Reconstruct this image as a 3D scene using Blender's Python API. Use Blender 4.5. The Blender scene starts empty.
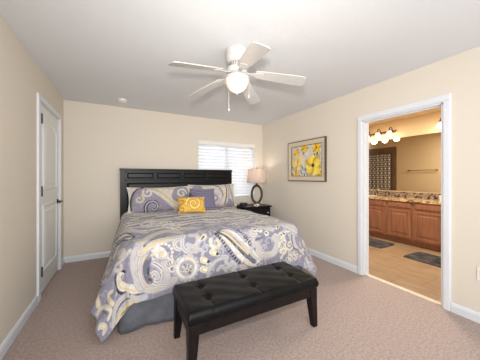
import bpy, bmesh, math, random
import numpy as np
from mathutils import Vector, Matrix

random.seed(4)
rng = np.random.default_rng(7)
SC = bpy.context.scene
COL = SC.collection
R = math.radians

# ------------------------------------------------------------------ camera, world, lights, exposure
cam_d = bpy.data.cameras.new('camera')
cam = bpy.data.objects.new('camera', cam_d); COL.objects.link(cam)
cam.location = (0, 0, 1.286); cam.rotation_euler = (R(90), 0, -0.4870)
cam_d.sensor_width = 36; cam_d.lens = 225 / 480 * 36; cam_d.shift_y = -3.05 / 480
cam_d.clip_start = 0.02
SC.camera = cam

w = bpy.data.worlds.new('daylight'); SC.world = w; w.use_nodes = True
bg = w.node_tree.nodes['Background']
bg.inputs[0].default_value = (0.90, 0.95, 1.0, 1); bg.inputs[1].default_value = 2.0

def area(name, loc, target, sx, sy, watts, col=(1, 1, 1), spread=180):
    d = bpy.data.lights.new(name, 'AREA'); d.shape = 'RECTANGLE'; d.size = sx; d.size_y = sy
    d.energy = watts; d.color = col; d.spread = R(spread)
    o = bpy.data.objects.new(name, d); COL.objects.link(o); o.location = loc
    o.rotation_euler = (Vector(target) - Vector(loc)).to_track_quat('-Z', 'Y').to_euler()
    return o
# the photographer's flash, held a little above the camera, and an added fill light behind it
area('flash', (0.0, -0.02, 1.54), (1.25, 2.2, 1.75), 0.10, 0.10, 26, (1.0, 0.95, 0.88), 115)
area('rear_fill_light', (0.6, -1.45, 1.40), (2.0, 2.0, 1.35), 2.6, 1.9, 69, (0.96, 0.98, 1.0))  # added unseen fill for assumed daylight from behind; no window modelled, room open there

area('window_daylight', (1.95, 5.0, 1.6), (1.95, 4.0, 1.4), 2.2, 1.9, 26, (0.94, 0.97, 1.0))
area('bath_fill_light', (3.9, 2.0, 2.50), (3.95, 2.0, 0), 0.6, 0.6, 68, (1.0, 0.90, 0.76))  # added fill with no visible fixture, brightens the bathroom and its cabinets

VS = SC.view_settings
VS.view_transform = 'Standard'; VS.look = 'None'; VS.gamma = 1; VS.use_curve_mapping = False
VS.exposure = -0.13

# ------------------------------------------------------------------ helpers
def lin(c):
    c = np.asarray(c, float) / 255.0
    return np.where(c <= 0.04045, c / 12.92, ((c + 0.055) / 1.055) ** 2.4)
def lc(r, g, b): return tuple(float(x) for x in lin((r, g, b))) + (1.0,)

class MB:
    """collects geometry for one mesh"""
    def __init__(s): s.v = []; s.f = []
    def add(s, vs, fs):
        n = len(s.v); s.v += [tuple(map(float, p)) for p in vs]
        s.f += [tuple(int(i) + n for i in f) for f in fs]; return s
    def box(s, a, b):
        x0, y0, z0 = [min(p, q) for p, q in zip(a, b)]; x1, y1, z1 = [max(p, q) for p, q in zip(a, b)]
        return s.add([(x0,y0,z0),(x1,y0,z0),(x1,y1,z0),(x0,y1,z0),(x0,y0,z1),(x1,y0,z1),(x1,y1,z1),(x0,y1,z1)],
                     [(0,3,2,1),(4,5,6,7),(0,1,5,4),(1,2,6,5),(2,3,7,6),(3,0,4,7)])
    def frustum(s, c0, h0, z0, c1, h1, z1):
        """tapered post between two rectangles: centres c, half sizes h"""
        q = [(-1,-1),(1,-1),(1,1),(-1,1)]
        return s.add([(c0[0]+a*h0[0], c0[1]+b*h0[1], z0) for a, b in q] + [(c1[0]+a*h1[0], c1[1]+b*h1[1], z1) for a, b in q],
                     [(3,2,1,0),(4,5,6,7),(0,1,5,4),(1,2,6,5),(2,3,7,6),(3,0,4,7)])
    def raised(s, axis, at, out, a0, a1, b0, b1, inset, depth):
        """bevelled field of a panel: outer rectangle on the plane axis=at, inner one pushed out"""
        def P(a, b, d):
            return (at + d, a, b) if axis == 'x' else (a, at + d, b)
        i = inset
        vs = [P(a0,b0,0),P(a1,b0,0),P(a1,b1,0),P(a0,b1,0),P(a0+i,b0+i,out*depth),P(a1-i,b0+i,out*depth),P(a1-i,b1-i,out*depth),P(a0+i,b1-i,out*depth)]
        return s.add(vs, [(4,5,6,7),(0,1,5,4),(1,2,6,5),(2,3,7,6),(3,0,4,7)])
    def lathe(s, prof, c=(0,0,0), n=32, axis='z'):
        vs, fs = [], []
        for r, h in prof:
            for k in range(n):
                t = 2*math.pi*k/n; a, b = r*math.cos(t), r*math.sin(t)
                p = (a, b, h) if axis == 'z' else ((h, a, b) if axis == 'x' else (a, h, b))
                vs.append((c[0]+p[0], c[1]+p[1], c[2]+p[2]))
        for j in range(len(prof)-1):
            for k in range(n):
                k2 = (k+1) % n; fs.append((j*n+k, j*n+k2, (j+1)*n+k2, (j+1)*n+k))
        if prof[0][0] > 1e-6: fs.append(tuple(range(n-1, -1, -1)))
        if prof[-1][0] > 1e-6: fs.append(tuple((len(prof)-1)*n + k for k in range(n)))
        return s.add(vs, fs)
    def tube(s, pts, r, n=10, closed=False):
        pts = [Vector(p) for p in pts]; m = len(pts); vs, fs = [], []
        rr = r if hasattr(r, '__len__') else [r]*m
        up = None
        for i, p in enumerate(pts):
            t = (pts[(i+1) % m] - pts[i-1]) if closed else (pts[min(i+1, m-1)] - pts[max(i-1, 0)])
            t.normalize()
            if up is None:
                up = Vector((0,0,1)) if abs(t.z) < 0.9 else Vector((1,0,0))
            up = (up - t*up.dot(t)).normalized(); sd = t.cross(up)
            for k in range(n):
                a = 2*math.pi*k/n; vs.append(p + (up*math.cos(a) + sd*math.sin(a))*rr[i])
        for i in range(m if closed else m-1):
            j = (i+1) % m
            for k in range(n):
                k2 = (k+1) % n; fs.append((i*n+k, i*n+k2, j*n+k2, j*n+k))
        if not closed:
            fs.append(tuple(range(n-1, -1, -1))); fs.append(tuple((m-1)*n+k for k in range(n)))
        return s.add(vs, fs)
    def prism(s, poly, z0, z1):
        n = len(poly)
        return s.add([(x,y,z0) for x,y in poly] + [(x,y,z1) for x,y in poly],
                     [tuple(range(n-1,-1,-1)), tuple(range(n, 2*n))] + [(k,(k+1)%n,n+(k+1)%n,n+k) for k in range(n)])
    def grid(s, X, Y, Z, flip=False):
        ny, nx = X.shape
        idx = np.arange(ny*nx).reshape(ny, nx)
        q = np.stack([idx[:-1,:-1], idx[:-1,1:], idx[1:,1:], idx[1:,:-1]], -1).reshape(-1, 4)
        if flip: q = q[:, ::-1]
        return s.add(np.stack([X.ravel(), Y.ravel(), Z.ravel()], -1), q)
    def xf(s, m):
        s.v = [tuple(m @ Vector(p)) for p in s.v]; return s
    def shift(s, d):
        s.v = [(p[0]+d[0], p[1]+d[1], p[2]+d[2]) for p in s.v]; return s

def obj(name, mb, m, parent=None, bevel=0.0, smooth=False, seg=2, loc=None):
    me = bpy.data.meshes.new(name); me.from_pydata(mb.v, [], mb.f); me.update()
    bm = bmesh.new(); bm.from_mesh(me); bmesh.ops.recalc_face_normals(bm, faces=bm.faces); bm.to_mesh(me); bm.free()
    if m is not None: me.materials.append(m)
    o = bpy.data.objects.new(name, me); COL.objects.link(o)
    if loc is not None: o.location = loc
    if parent is not None: o.parent = parent
    if bevel:
        b = o.modifiers.new('bevel', 'BEVEL'); b.width = bevel; b.segments = seg; b.limit_method = 'ANGLE'; b.angle_limit = R(35)
        b.harden_normals = True
    if smooth or bevel:
        for p in me.polygons: p.use_smooth = True
        if not smooth or smooth == 'auto':
            try: me.set_sharp_from_angle(angle=R(8) if not smooth else R(40))
            except Exception: pass
    return o
def thing(name, label, cat, loc=(0,0,0), rotz=0.0, group=None):
    o = bpy.data.objects.new(name, None); COL.objects.link(o); o.empty_display_size = 0.05
    o.location = loc; o.rotation_euler = (0, 0, rotz); o['label'] = label; o['category'] = cat
    if group: o['group'] = group
    return o
def tag(o, label, cat, group=None, kind=None):
    o['label'] = label; o['category'] = cat
    if group: o['group'] = group
    if kind: o['kind'] = kind
    return o
def struct(name, mb, m, parent=None, bevel=0.0, smooth=False):
    o = obj(name, mb, m, parent, bevel, smooth)
    if parent is None: o['kind'] = 'structure'
    return o
def dup(root, loc, label, rotz=None, group=None):
    r = root.copy(); COL.objects.link(r); r.location = loc; r['label'] = label
    if rotz is not None: r.rotation_euler = (0, 0, rotz)
    if group: r['group'] = group
    for ch in list(root.children):
        c = ch.copy(); COL.objects.link(c); c.parent = r
        for g in list(ch.children):
            d = g.copy(); COL.objects.link(d); d.parent = c
    return r

# ------------------------------------------------------------------ materials
def mat(name, col, rough=0.5, metal=0.0, spec=0.5, bump=None, var=None, emit=None, coat=0.0, sheen=0.0, trans=0.0):
    m = bpy.data.materials.new(name); m.use_nodes = True
    nt = m.node_tree; b = nt.nodes['Principled BSDF']
    b.inputs['Base Color'].default_value = col; b.inputs['Roughness'].default_value = rough
    b.inputs['Metallic'].default_value = metal; b.inputs['Specular IOR Level'].default_value = spec
    b.inputs['Coat Weight'].default_value = coat; b.inputs['Sheen Weight'].default_value = sheen
    b.inputs['Transmission Weight'].default_value = trans
    tc = nt.nodes.new('ShaderNodeTexCoord')
    if emit:
        b.inputs['Emission Color'].default_value = emit[0]; b.inputs['Emission Strength'].default_value = emit[1]
    if var:      # (scale, second colour, detail)
        n = nt.nodes.new('ShaderNodeTexNoise'); n.inputs['Scale'].default_value = var[0]; n.inputs['Detail'].default_value = var[2] if len(var) > 2 else 4
        mx = nt.nodes.new('ShaderNodeMix'); mx.data_type = 'RGBA'
        rp = nt.nodes.new('ShaderNodeValToRGB'); rp.color_ramp.elements[0].position = 0.35; rp.color_ramp.elements[1].position = 0.65
        nt.links.new(tc.outputs['Object'], n.inputs['Vector']); nt.links.new(n.outputs['Fac'], rp.inputs[0])
        nt.links.new(rp.outputs['Color'], mx.inputs['Factor'])
        mx.inputs['A'].default_value = col; mx.inputs['B'].default_value = var[1]
        nt.links.new(mx.outputs['Result'], b.inputs['Base Color'])
    if bump:     # (scale, strength, distance)
        n = nt.nodes.new('ShaderNodeTexNoise'); n.inputs['Scale'].default_value = bump[0]; n.inputs['Detail'].default_value = 4
        bp = nt.nodes.new('ShaderNodeBump'); bp.inputs['Strength'].default_value = bump[1]; bp.inputs['Distance'].default_value = bump[2] if len(bump) > 2 else 0.01
        nt.links.new(tc.outputs['Object'], n.inputs['Vector']); nt.links.new(n.outputs['Fac'], bp.inputs['Height'])
        nt.links.new(bp.outputs['Normal'], b.inputs['Normal'])
    return m
def nodes_of(m): return m.node_tree, m.node_tree.nodes, m.node_tree.links, m.node_tree.nodes['Principled BSDF']

M = {}
M['wall'] = mat('cream_wall_paint', lc(221, 212, 198), 0.85, spec=0.2, bump=(90, 0.08, 0.004))
M['ceiling'] = mat('ceiling_paint', lc(224, 226, 229), 0.95, spec=0.1, bump=(60, 0.25, 0.006))
M['trim'] = mat('white_trim_paint', lc(223, 226, 231), 0.35, var=(12, lc(220, 223, 228)))
M['door'] = mat('door_paint', lc(231, 232, 229), 0.4, var=(10, lc(228, 229, 226)))
M['carpet'] = mat('mauve_carpet', lc(186, 166, 157), 0.98, spec=0.05, bump=(170, 0.8, 0.012), var=(55, lc(162, 142, 133), 6), sheen=0.2)
M['bathwall'] = mat('tan_bath_paint', lc(218, 196, 160), 0.8, spec=0.2, bump=(90, 0.06, 0.004))
M['bronze'] = mat('oil_rubbed_bronze', lc(84, 72, 62), 0.38, metal=0.85, var=(40, lc(60, 50, 44)))
M['nickel'] = mat('brushed_nickel', lc(190, 176, 156), 0.25, metal=1.0, var=(60, lc(170, 160, 145)))
M['chrome'] = mat('chrome', lc(225, 225, 225), 0.08, metal=1.0, var=(20, lc(215, 215, 215)))
M['black_wood'] = mat('black_stained_wood', lc(20, 18, 20), 0.36, spec=0.22, var=(14, lc(18, 16, 18)))
M['espresso'] = mat('espresso_leg_wood', lc(18, 14, 14), 0.4, spec=0.2, var=(14, lc(27, 21, 20)))
M['leather'] = mat('black_leather', lc(11, 10, 10), 0.34, spec=0.16, bump=(160, 0.16, 0.003), var=(9, lc(17, 16, 16)))
M['mattress'] = mat('white_ticking', lc(225, 222, 216), 0.9, bump=(120, 0.2), var=(30, lc(215, 212, 206)))
M['skirt'] = mat('grey_skirt_fabric', lc(104, 106, 113), 0.9, spec=0.15, bump=(300, 0.3, 0.003), var=(12, lc(92, 94, 101)))
M['white_plastic'] = mat('white_plastic', lc(236, 234, 228), 0.4, var=(30, lc(232, 230, 224)))
M['fan_white'] = mat('white_fan_enamel', lc(196, 195, 192), 0.4, var=(20, lc(192, 191, 188)))
M['fan_dark'] = mat('fan_vent_shadow_metal', lc(120, 116, 110), 0.5, var=(20, lc(105, 102, 98)))
M['blind'] = mat('white_blind_vinyl', lc(240, 241, 243), 0.45, var=(15, lc(236, 237, 240)))
M['frame_dark'] = mat('pewter_frame_edge', lc(94, 82, 70), 0.45, metal=0.3, var=(40, lc(78, 68, 58)))
M['frame_champ'] = mat('champagne_frame_face', lc(214, 200, 174), 0.5, var=(50, lc(200, 186, 160)), bump=(80, 0.2, 0.003))
M['black_plastic'] = mat('black_plastic', lc(22, 22, 25), 0.3, var=(30, lc(28, 27, 30)))
M['display'] = mat('clock_display', lc(70, 30, 34), 0.2, emit=(lc(150, 40, 46), 0.06), var=(30, lc(60, 26, 30)))
M['rug'] = mat('charcoal_bath_rug', lc(62, 60, 64), 1.0, spec=0.05, bump=(140, 1.0, 0.02), var=(9, lc(104, 100, 102), 5))
M['taupe'] = mat('taupe_shower_tile', lc(128, 106, 88), 0.35, var=(6, lc(108, 90, 74)))
M['porcelain'] = mat('white_porcelain', lc(238, 236, 230), 0.15, var=(20, lc(234, 232, 226)))
M['threshold'] = mat('cream_marble_sill', lc(232, 222, 204), 0.3, var=(18, lc(216, 204, 184), 6))

# mirror
M['mirror'] = mat('mirror_silver', lc(232, 232, 228), 0.015, metal=1.0, var=(3, lc(230, 230, 226)))

# glass pane
m = bpy.data.materials.new('window_glass'); m.use_nodes = True; nt = m.node_tree
for n in list(nt.nodes):
    if n.type == 'BSDF_PRINCIPLED': nt.nodes.remove(n)
out = nt.nodes['Material Output']; tr = nt.nodes.new('ShaderNodeBsdfTransparent'); gl = nt.nodes.new('ShaderNodeBsdfGlossy'); mx = nt.nodes.new('ShaderNodeMixShader')
gl.inputs['Roughness'].default_value = 0.02; mx.inputs[0].default_value = 0.06
nt.links.new(tr.outputs[0], mx.inputs[1]); nt.links.new(gl.outputs[0], mx.inputs[2]); nt.links.new(mx.outputs[0], out.inputs[0]); M['glass'] = m

# blind slats: vinyl that lets daylight glow through
nt, nd, lk, b = nodes_of(M['blind'])
tl = nd.new('ShaderNodeBsdfTranslucent'); tl.inputs[0].default_value = lc(250, 250, 252); mxs = nd.new('ShaderNodeMixShader'); mxs.inputs[0].default_value = 0.20
lk.new(b.outputs[0], mxs.inputs[1]); lk.new(tl.outputs[0], mxs.inputs[2]); lk.new(mxs.outputs[0], nd['Material Output'].inputs[0])

# lamp shade linen: lit softly from inside
M['shade'] = mat('linen_lamp_shade', lc(226, 216, 208), 0.9, spec=0.1, bump=(200, 0.3, 0.003), var=(40, lc(220, 210, 202)))
nt, nd, lk, b = nodes_of(M['shade'])
tl = nd.new('ShaderNodeBsdfTranslucent'); tl.inputs[0].default_value = lc(240, 224, 212); mxs = nd.new('ShaderNodeMixShader'); mxs.inputs[0].default_value = 0.45
lk.new(b.outputs[0], mxs.inputs[1]); lk.new(tl.outputs[0], mxs.inputs[2]); lk.new(mxs.outputs[0], nd['Material Output'].inputs[0])

M['bulb'] = mat('warm_bulb', lc(255, 240, 220), 0.4, emit=(lc(255, 214, 170), 6.0), var=(5, lc(255, 238, 218)))
M['bath_glass'] = mat('frosted_bath_shade', lc(255, 236, 206), 0.4, emit=(lc(255, 222, 176), 1.7), var=(5, lc(255, 232, 200)))
M['fan_glass'] = mat('frosted_fan_bowl', lc(226, 212, 198), 0.35, emit=(lc(255, 222, 198), 0.20), var=(5, lc(236, 220, 204)))

# bath floor: wood look tile, boards along y
M['bathfloor'] = mat('wood_look_tile', lc(176, 140, 100), 0.42)
nt, nd, lk, b = nodes_of(M['bathfloor'])
tc = [n for n in nd if n.type == 'TEX_COORD'][0]
mp = nd.new('ShaderNodeMapping'); mp.inputs['Rotation'].default_value = (0, 0, R(90)); lk.new(tc.outputs['Object'], mp.inputs[0])
br = nd.new('ShaderNodeTexBrick'); br.inputs['Scale'].default_value = 1.0; br.inputs['Brick Width'].default_value = 0.45; br.inputs['Row Height'].default_value = 0.45
br.inputs['Mortar Size'].default_value = 0.004; br.offset = 0.5
br.inputs['Color1'].default_value = lc(176, 152, 122); br.inputs['Color2'].default_value = lc(160, 136, 108); br.inputs['Mortar'].default_value = lc(140, 112, 82)
lk.new(mp.outputs[0], br.inputs['Vector'])
nz = nd.new('ShaderNodeTexNoise'); nz.inputs['Scale'].default_value = 3.5; nz.inputs['Detail'].default_value = 6
mp2 = nd.new('ShaderNodeMapping'); mp2.inputs['Scale'].default_value = (3.5, 1.0, 1.0); lk.new(tc.outputs['Object'], mp2.inputs[0]); lk.new(mp2.outputs[0], nz.inputs['Vector'])
mx = nd.new('ShaderNodeMix'); mx.data_type = 'RGBA'; mx.blend_type = 'MULTIPLY'; mx.inputs['Factor'].default_value = 0.75
rp = nd.new('ShaderNodeValToRGB'); rp.color_ramp.elements[0].position = 0.3; rp.color_ramp.elements[0].color = (0.62, 0.58, 0.54, 1); rp.color_ramp.elements[1].position = 0.7; rp.color_ramp.elements[1].color = (1, 1, 1, 1)
lk.new(nz.outputs['Fac'], rp.inputs[0]); lk.new(br.outputs['Color'], mx.inputs['A']); lk.new(rp.outputs['Color'], mx.inputs['B']); lk.new(mx.outputs['Result'], b.inputs['Base Color'])

# cabinet wood, grain along z
M['cabinet'] = mat('cherry_cabinet_wood', lc(146, 99, 76), 0.38, coat=0.1)
nt, nd, lk, b = nodes_of(M['cabinet'])
tc = [n for n in nd if n.type == 'TEX_COORD'][0]
mp = nd.new('ShaderNodeMapping'); mp.inputs['Scale'].default_value = (14, 14, 1.2); lk.new(tc.outputs['Object'], mp.inputs[0])
nz = nd.new('ShaderNodeTexNoise'); nz.inputs['Scale'].default_value = 2.2; nz.inputs['Detail'].default_value = 5; lk.new(mp.outputs[0], nz.inputs['Vector'])
rp = nd.new('ShaderNodeValToRGB'); rp.color_ramp.elements[0].position = 0.3; rp.color_ramp.elements[0].color = lc(132, 88, 66); rp.color_ramp.elements[1].position = 0.72; rp.color_ramp.elements[1].color = lc(160, 111, 86)
lk.new(nz.outputs['Fac'], rp.inputs[0]); lk.new(rp.outputs['Color'], b.inputs['Base Color'])

# granite
def granite(name, stops, sc):
    m = mat(name, lc(180, 150, 110), 0.2, coat=0.2); nt, nd, lk, b = nodes_of(m)
    tc = [n for n in nd if n.type == 'TEX_COORD'][0]
    nz = nd.new('ShaderNodeTexNoise'); nz.inputs['Scale'].default_value = sc; nz.inputs['Detail'].default_value = 5; nz.inputs['Roughness'].default_value = 0.65; nz.inputs['Distortion'].default_value = 0.6
    lk.new(tc.outputs['Object'], nz.inputs['Vector'])
    rp = nd.new('ShaderNodeValToRGB'); cr = rp.color_ramp; cr.elements[0].position = stops[0][0]; cr.elements[0].color = stops[0][1]
    cr.elements[1].position = stops[-1][0]; cr.elements[1].color = stops[-1][1]
    for p, c in stops[1:-1]: e = cr.elements.new(p); e.color = c
    lk.new(nz.outputs['Fac'], rp.inputs[0]); lk.new(rp.outputs['Color'], b.inputs['Base Color']); return m
M['granite'] = granite('brown_granite', [(0.32, lc(44, 34, 30)), (0.42, lc(108, 82, 62)), (0.5, lc(196, 160, 116)), (0.6, lc(226, 200, 160)), (0.7, lc(150, 118, 88))], 16)
M['granite_dark'] = granite('dark_granite', [(0.34, lc(38, 32, 30)), (0.46, lc(84, 70, 62)), (0.55, lc(176, 158, 138)), (0.62, lc(84, 66, 54)), (0.72, lc(190, 168, 140))], 20)

# cloth whose printed pattern is a per-vertex colour attribute
def print_mat(name, rough=0.85, sheen=0.15, bump=(260, 0.25, 0.003), spec=0.2):
    m = mat(name, (0.5, 0.5, 0.5, 1), rough, spec=spec, sheen=sheen, bump=bump); nt, nd, lk, b = nodes_of(m)
    at = nd.new('ShaderNodeAttribute'); at.attribute_name = 'print'; lk.new(at.outputs['Color'], b.inputs['Base Color']); return m
M['paisley'] = print_mat('paisley_cotton_print')
M['purple'] = print_mat('purple_dotted_cotton')
M['yellow'] = print_mat('mustard_satin', rough=0.5, sheen=0.3, bump=(60, 0.15, 0.003), spec=0.4)
M['art'] = print_mat('flower_print_paper', rough=0.5, sheen=0.0, bump=None)
M['curtain'] = print_mat('shower_curtain_print', rough=0.7)
def paint(o, cols):
    me = o.data; a = me.color_attributes.new('print', 'FLOAT_COLOR', 'POINT')
    c = np.ones((len(me.vertices), 4), np.float32); c[:, :3] = cols; a.data.foreach_set('color', c.ravel())

# ------------------------------------------------------------------ printed-pattern drawing in cloth coordinates
def vnoise(P, s, seed=0):
    g = np.random.default_rng(seed).random((64, 64)); q = P * s; i = np.floor(q).astype(int); f = q - i; f = f*f*(3-2*f)
    x0, y0 = i[:, 0] % 64, i[:, 1] % 64; x1, y1 = (x0+1) % 64, (y0+1) % 64
    return (g[x0,y0]*(1-f[:,0])+g[x1,y0]*f[:,0])*(1-f[:,1]) + (g[x0,y1]*(1-f[:,0])+g[x1,y1]*f[:,0])*f[:,1]
class Print:
    def __init__(s, P, base): s.P = P; s.C = np.tile(lin(base), (len(P), 1))
    def put(s, idx, col, a): s.C[idx] = s.C[idx]*(1-a[:, None]) + lin(col)*a[:, None]
    def line(s, pts, w, col, w1=None, soft=0.006, dash=None):
        pts = smoothline(pts); w1 = w if w1 is None else w1
        wm = max(w, w1) + soft; lo = pts.min(0)-wm; hi = pts.max(0)+wm
        idx = np.nonzero(np.all((s.P > lo) & (s.P < hi), 1))[0]
        if not len(idx): return
        Q = s.P[idx]; best = np.full(len(idx), 9.0); bt = np.zeros(len(idx))
        n = len(pts)-1
        for k in range(n):
            a, d = pts[k], pts[k+1]-pts[k]; L2 = max(d@d, 1e-12)
            t = np.clip(((Q-a)@d)/L2, 0, 1); dd = np.hypot(*(Q-a-t[:, None]*d).T); g = dd < best
            best[g] = dd[g]; bt[g] = (k+t[g])/n
        ww = (w+(w1-w)*bt)/2; al = np.clip((ww-best)/soft+0.5, 0, 1)
        if dash: al = al*(np.sin(bt*dash*2*math.pi) > -0.1)
        s.put(idx, col, al)
    def fill(s, pts, col, soft=0.006, alpha=1.0):
        pts = smoothline(pts, True); lo, hi = pts.min(0)-.01, pts.max(0)+.01
        idx = np.nonzero(np.all((s.P > lo) & (s.P < hi), 1))[0]
        if not len(idx): return
        Q = s.P[idx]; ins = np.zeros(len(idx), bool)
        A = pts; B = np.roll(pts, -1, 0)
        for a, b in zip(A, B):
            c = (a[1] > Q[:, 1]) != (b[1] > Q[:, 1])
            with np.errstate(divide='ignore', invalid='ignore'):
                xi = (b[0]-a[0])*(Q[:, 1]-a[1])/(b[1]-a[1]+1e-15)+a[0]
            ins ^= c & (Q[:, 0] < xi)
        s.put(idx, col, ins.astype(float)*alpha)
    def dot(s, c, r, col, soft=0.006):
        d = np.hypot(s.P[:, 0]-c[0], s.P[:, 1]-c[1]); idx = np.nonzero(d < r+soft)[0]
        if len(idx): s.put(idx, col, np.clip((r-d[idx])/soft+.5, 0, 1))
def smoothline(pts, closed=False, k=6):
    p = np.asarray(pts, float)
    if len(p) < 3: return p
    n = len(p); out = []
    for i in range(n if closed else n-1):
        g = (lambda j: p[j % n]) if closed else (lambda j: p[min(max(j, 0), n-1)])
        a, b, c, d = g(i-1), g(i), g(i+1), g(i+2)
        for t in np.arange(k)/k:
            out.append(.5*((2*b)+(c-a)*t+(2*a-5*b+4*c-d)*t*t+(3*b-a-3*c+d)*t**3))
    if not closed: out.append(p[-1])
    return np.array(out)
BASE = (130, 128, 143); CREAM = (210, 206, 198); GOLD = (202, 185, 142); INK = (50, 50, 60); PALE = (178, 177, 184); SLATE = (102, 101, 115)

def curl(c, r, a0, turns, hand=1):
    """a scroll: spiral from the outside in"""
    n = 14; return [(c[0]+r*(1-.78*i/n)*math.cos(a0+hand*turns*2*math.pi*i/n), c[1]+r*(1-.78*i/n)*math.sin(a0+hand*turns*2*math.pi*i/n)) for i in range(n+1)]
def teardrop(c, L, W, ang, bend=0.35):
    """outline of one paisley: round body, hooked tip"""
    o = []
    for i in range(20):
        t = 2*math.pi*i/20; x = math.cos(t); y = math.sin(t)
        k = (x+1)/2; px = x*L/2; py = y*W/2*(1-k)**.55 + bend*W*k*k
        o.append((c[0]+px*math.cos(ang)-py*math.sin(ang), c[1]+px*math.sin(ang)+py*math.cos(ang)))
    return o
def paisley(pr, c, L, W, ang, bend=0.4, ink=True):
    def sc(f): return teardrop(c, L*f, W*f, ang, bend)
    pr.fill(sc(1.0), CREAM)
    if ink: pr.line(sc(.86)+sc(.86)[:1], .012, INK)
    pr.fill(sc(.76), SLATE if ink else PALE); pr.line(sc(.66)+sc(.66)[:1], .014, GOLD)
    pr.fill(sc(.5), BASE); pr.fill(sc(.34), CREAM); pr.fill(sc(.18), INK if ink else GOLD)
    o = sc(1.16)
    for p in o[::1]: pr.dot(p, .011, CREAM)
def flower(pr, c, r, ang, n=7, span=math.pi*1.1):
    for i in range(n):
        a = ang-span/2+span*i/(n-1)
        pr.fill(teardrop((c[0]+.62*r*math.cos(a), c[1]+.62*r*math.sin(a)), r*.75, r*.36, a+math.pi, 0), CREAM)
        pr.fill(teardrop((c[0]+.66*r*math.cos(a), c[1]+.66*r*math.sin(a)), r*.42, r*.18, a+math.pi, 0), GOLD if i % 2 else INK)
    pr.dot(c, r*.3, CREAM); pr.dot(c, r*.17, SLATE)
def scroll(pr, c, r, a0, turns=1.1, hand=1, w=.028, gold=True):
    pts = curl(c, r, a0, turns, hand); pr.line(pts, w, CREAM, w*.7); 
    if gold: pr.line(pts, w*.4, GOLD, w*.25)
def sprinkle(pr, lo, hi, n, seed, scale=1.0, faint=False):
    g = np.random.default_rng(seed); ca, cb, cd = (PALE, (156, 153, 170), SLATE) if faint else (CREAM, GOLD, INK)
    for i in range(n):
        c = lo + (hi-lo)*g.random(2); k = g.random(); a = g.random()*6.28
        if k < .45:
            pts = curl(c, scale*(.05+.05*g.random()), a, .9+.5*g.random(), 1 if g.random() < .5 else -1); w_ = .02*scale+.004
            pr.line(pts, w_, ca, w_*.7)
            if g.random() < .5: pr.line(pts, w_*.35, cb, w_*.2)
        elif k < .75: pr.fill(teardrop(c, .13*scale, .06*scale, a, .4), ca); pr.fill(teardrop(c, .075*scale, .03*scale, a, .4), cb if g.random() < .6 else cd)
        else:
            for j in range(6): pr.dot((c[0]+.04*scale*math.cos(j), c[1]+.04*scale*math.sin(j)), .009*scale+.002, ca)

# ------------------------------------------------------------------ room shell
XL, XR, YB, H = -0.758, 2.797, 4.209, 2.44
YN = -1.6
XB = 2.91                                # bathroom face of the right wall
DY0, DY1, DZ = 1.02, 1.855, 2.02         # doorway in the right wall
WX0, WX1, WZ0, WZ1 = 1.315, 2.60, 0.86, 2.0
LY0, LY1, LZ = 3.075, 3.93, 2.085        # door in the left wall
struct('floor', MB().box((XL-.12, YN, -.08), (XR+.03, YB+.12, 0)), M['carpet'])
struct('ceiling', MB().box((XL-.12, YN, H), (XR+.0, YB+.12, H+.1)), M['ceiling'])
struct('wall_left', MB().box((XL-.12, YN, 0), (XL, LY0, H)).box((XL-.12, LY1, 0), (XL, YB+.12, H)).box((XL-.12, LY0, LZ), (XL, LY1, H))
       .box((XL-.16, LY0-.1, 0), (XL-.12, LY1+.1, LZ+.1)), M['wall'])
struct('wall_back', MB().box((XL, YB, 0), (WX0, YB+.13, H)).box((WX1, YB, 0), (XR, YB+.13, H)).box((WX0, YB, WZ1), (WX1, YB+.13, H)).box((WX0, YB, 0), (WX1, YB+.13, WZ0)), M['wall'])
struct('wall_right', MB().box((XR, YN, 0), (XR+.057, DY0, 2.6)).box((XR, DY1, 0), (XR+.057, YB+.13, 2.6)).box((XR, DY0, DZ), (XR+.057, DY1, 2.6)), M['wall'])

# bathroom shell
BX, BY0, BY1, BH = 5.28, 0.45, 5.15, 2.52
struct('floor_bath', MB().box((XR+.085, BY0, -.08), (BX+.1, BY1, 0.0)), M['bathfloor'])
struct('ceiling_bath', MB().box((XR+.03, BY0, BH), (BX+.1, BY1, BH+.08)), M['bathwall'])
struct('wall_bath_near', MB().box((XR+.0575, BY0, 0), (XB, DY0, BH)).box((XR+.0575, DY1, 0), (XB, BY1, BH)).box((XR+.0575, DY0, DZ), (XB, DY1, BH)), M['bathwall'])
struct('wall_bath_far', MB().box((BX, BY0, 0), (BX+.1, BY1, BH)), M['bathwall'])
struct('wall_bath_end', MB().box((XR+.0575, BY1, 0), (BX, BY1+.1, BH)), M['bathwall'])
struct('wall_bath_front', MB().box((XR+.0575, BY0-.1, 0), (BX, BY0, BH)), M['bathwall'])

# baseboards (a stepped profile)
def baseboard(name, a, b, nrm, mt=None):
    (x0, y0), (x1, y1) = a, b; n = Vector((nrm[0], nrm[1]))
    prof = [(0, 0), (.016, 0), (.016, .062), (.012, .072), (.009, .082), (0, .088)]
    mb = MB(); vs = []
    for (x, y) in (a, b):
        vs += [(x+n.x*d, y+n.y*d, z) for d, z in prof]
    k = len(prof)
    mb.add(vs, [tuple(range(k)), tuple(range(2*k-1, k-1, -1))] + [(i, (i+1) % k, k+(i+1) % k, k+i) for i in range(k)])
    return struct(name, mb, mt or M['trim'])
baseboard('baseboard_left', (XL, YN), (XL, LY0-.09), (1, 0))
baseboard('baseboard_left_corner', (XL, LY1+.07), (XL, YB), (1, 0))
baseboard('baseboard_back', (XL, YB), (XR, YB), (0, -1))
baseboard('baseboard_right', (XR, DY1+.065), (XR, YB), (-1, 0))
baseboard('baseboard_right_front', (XR, YN), (XR, DY0-.065), (-1, 0))

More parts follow.
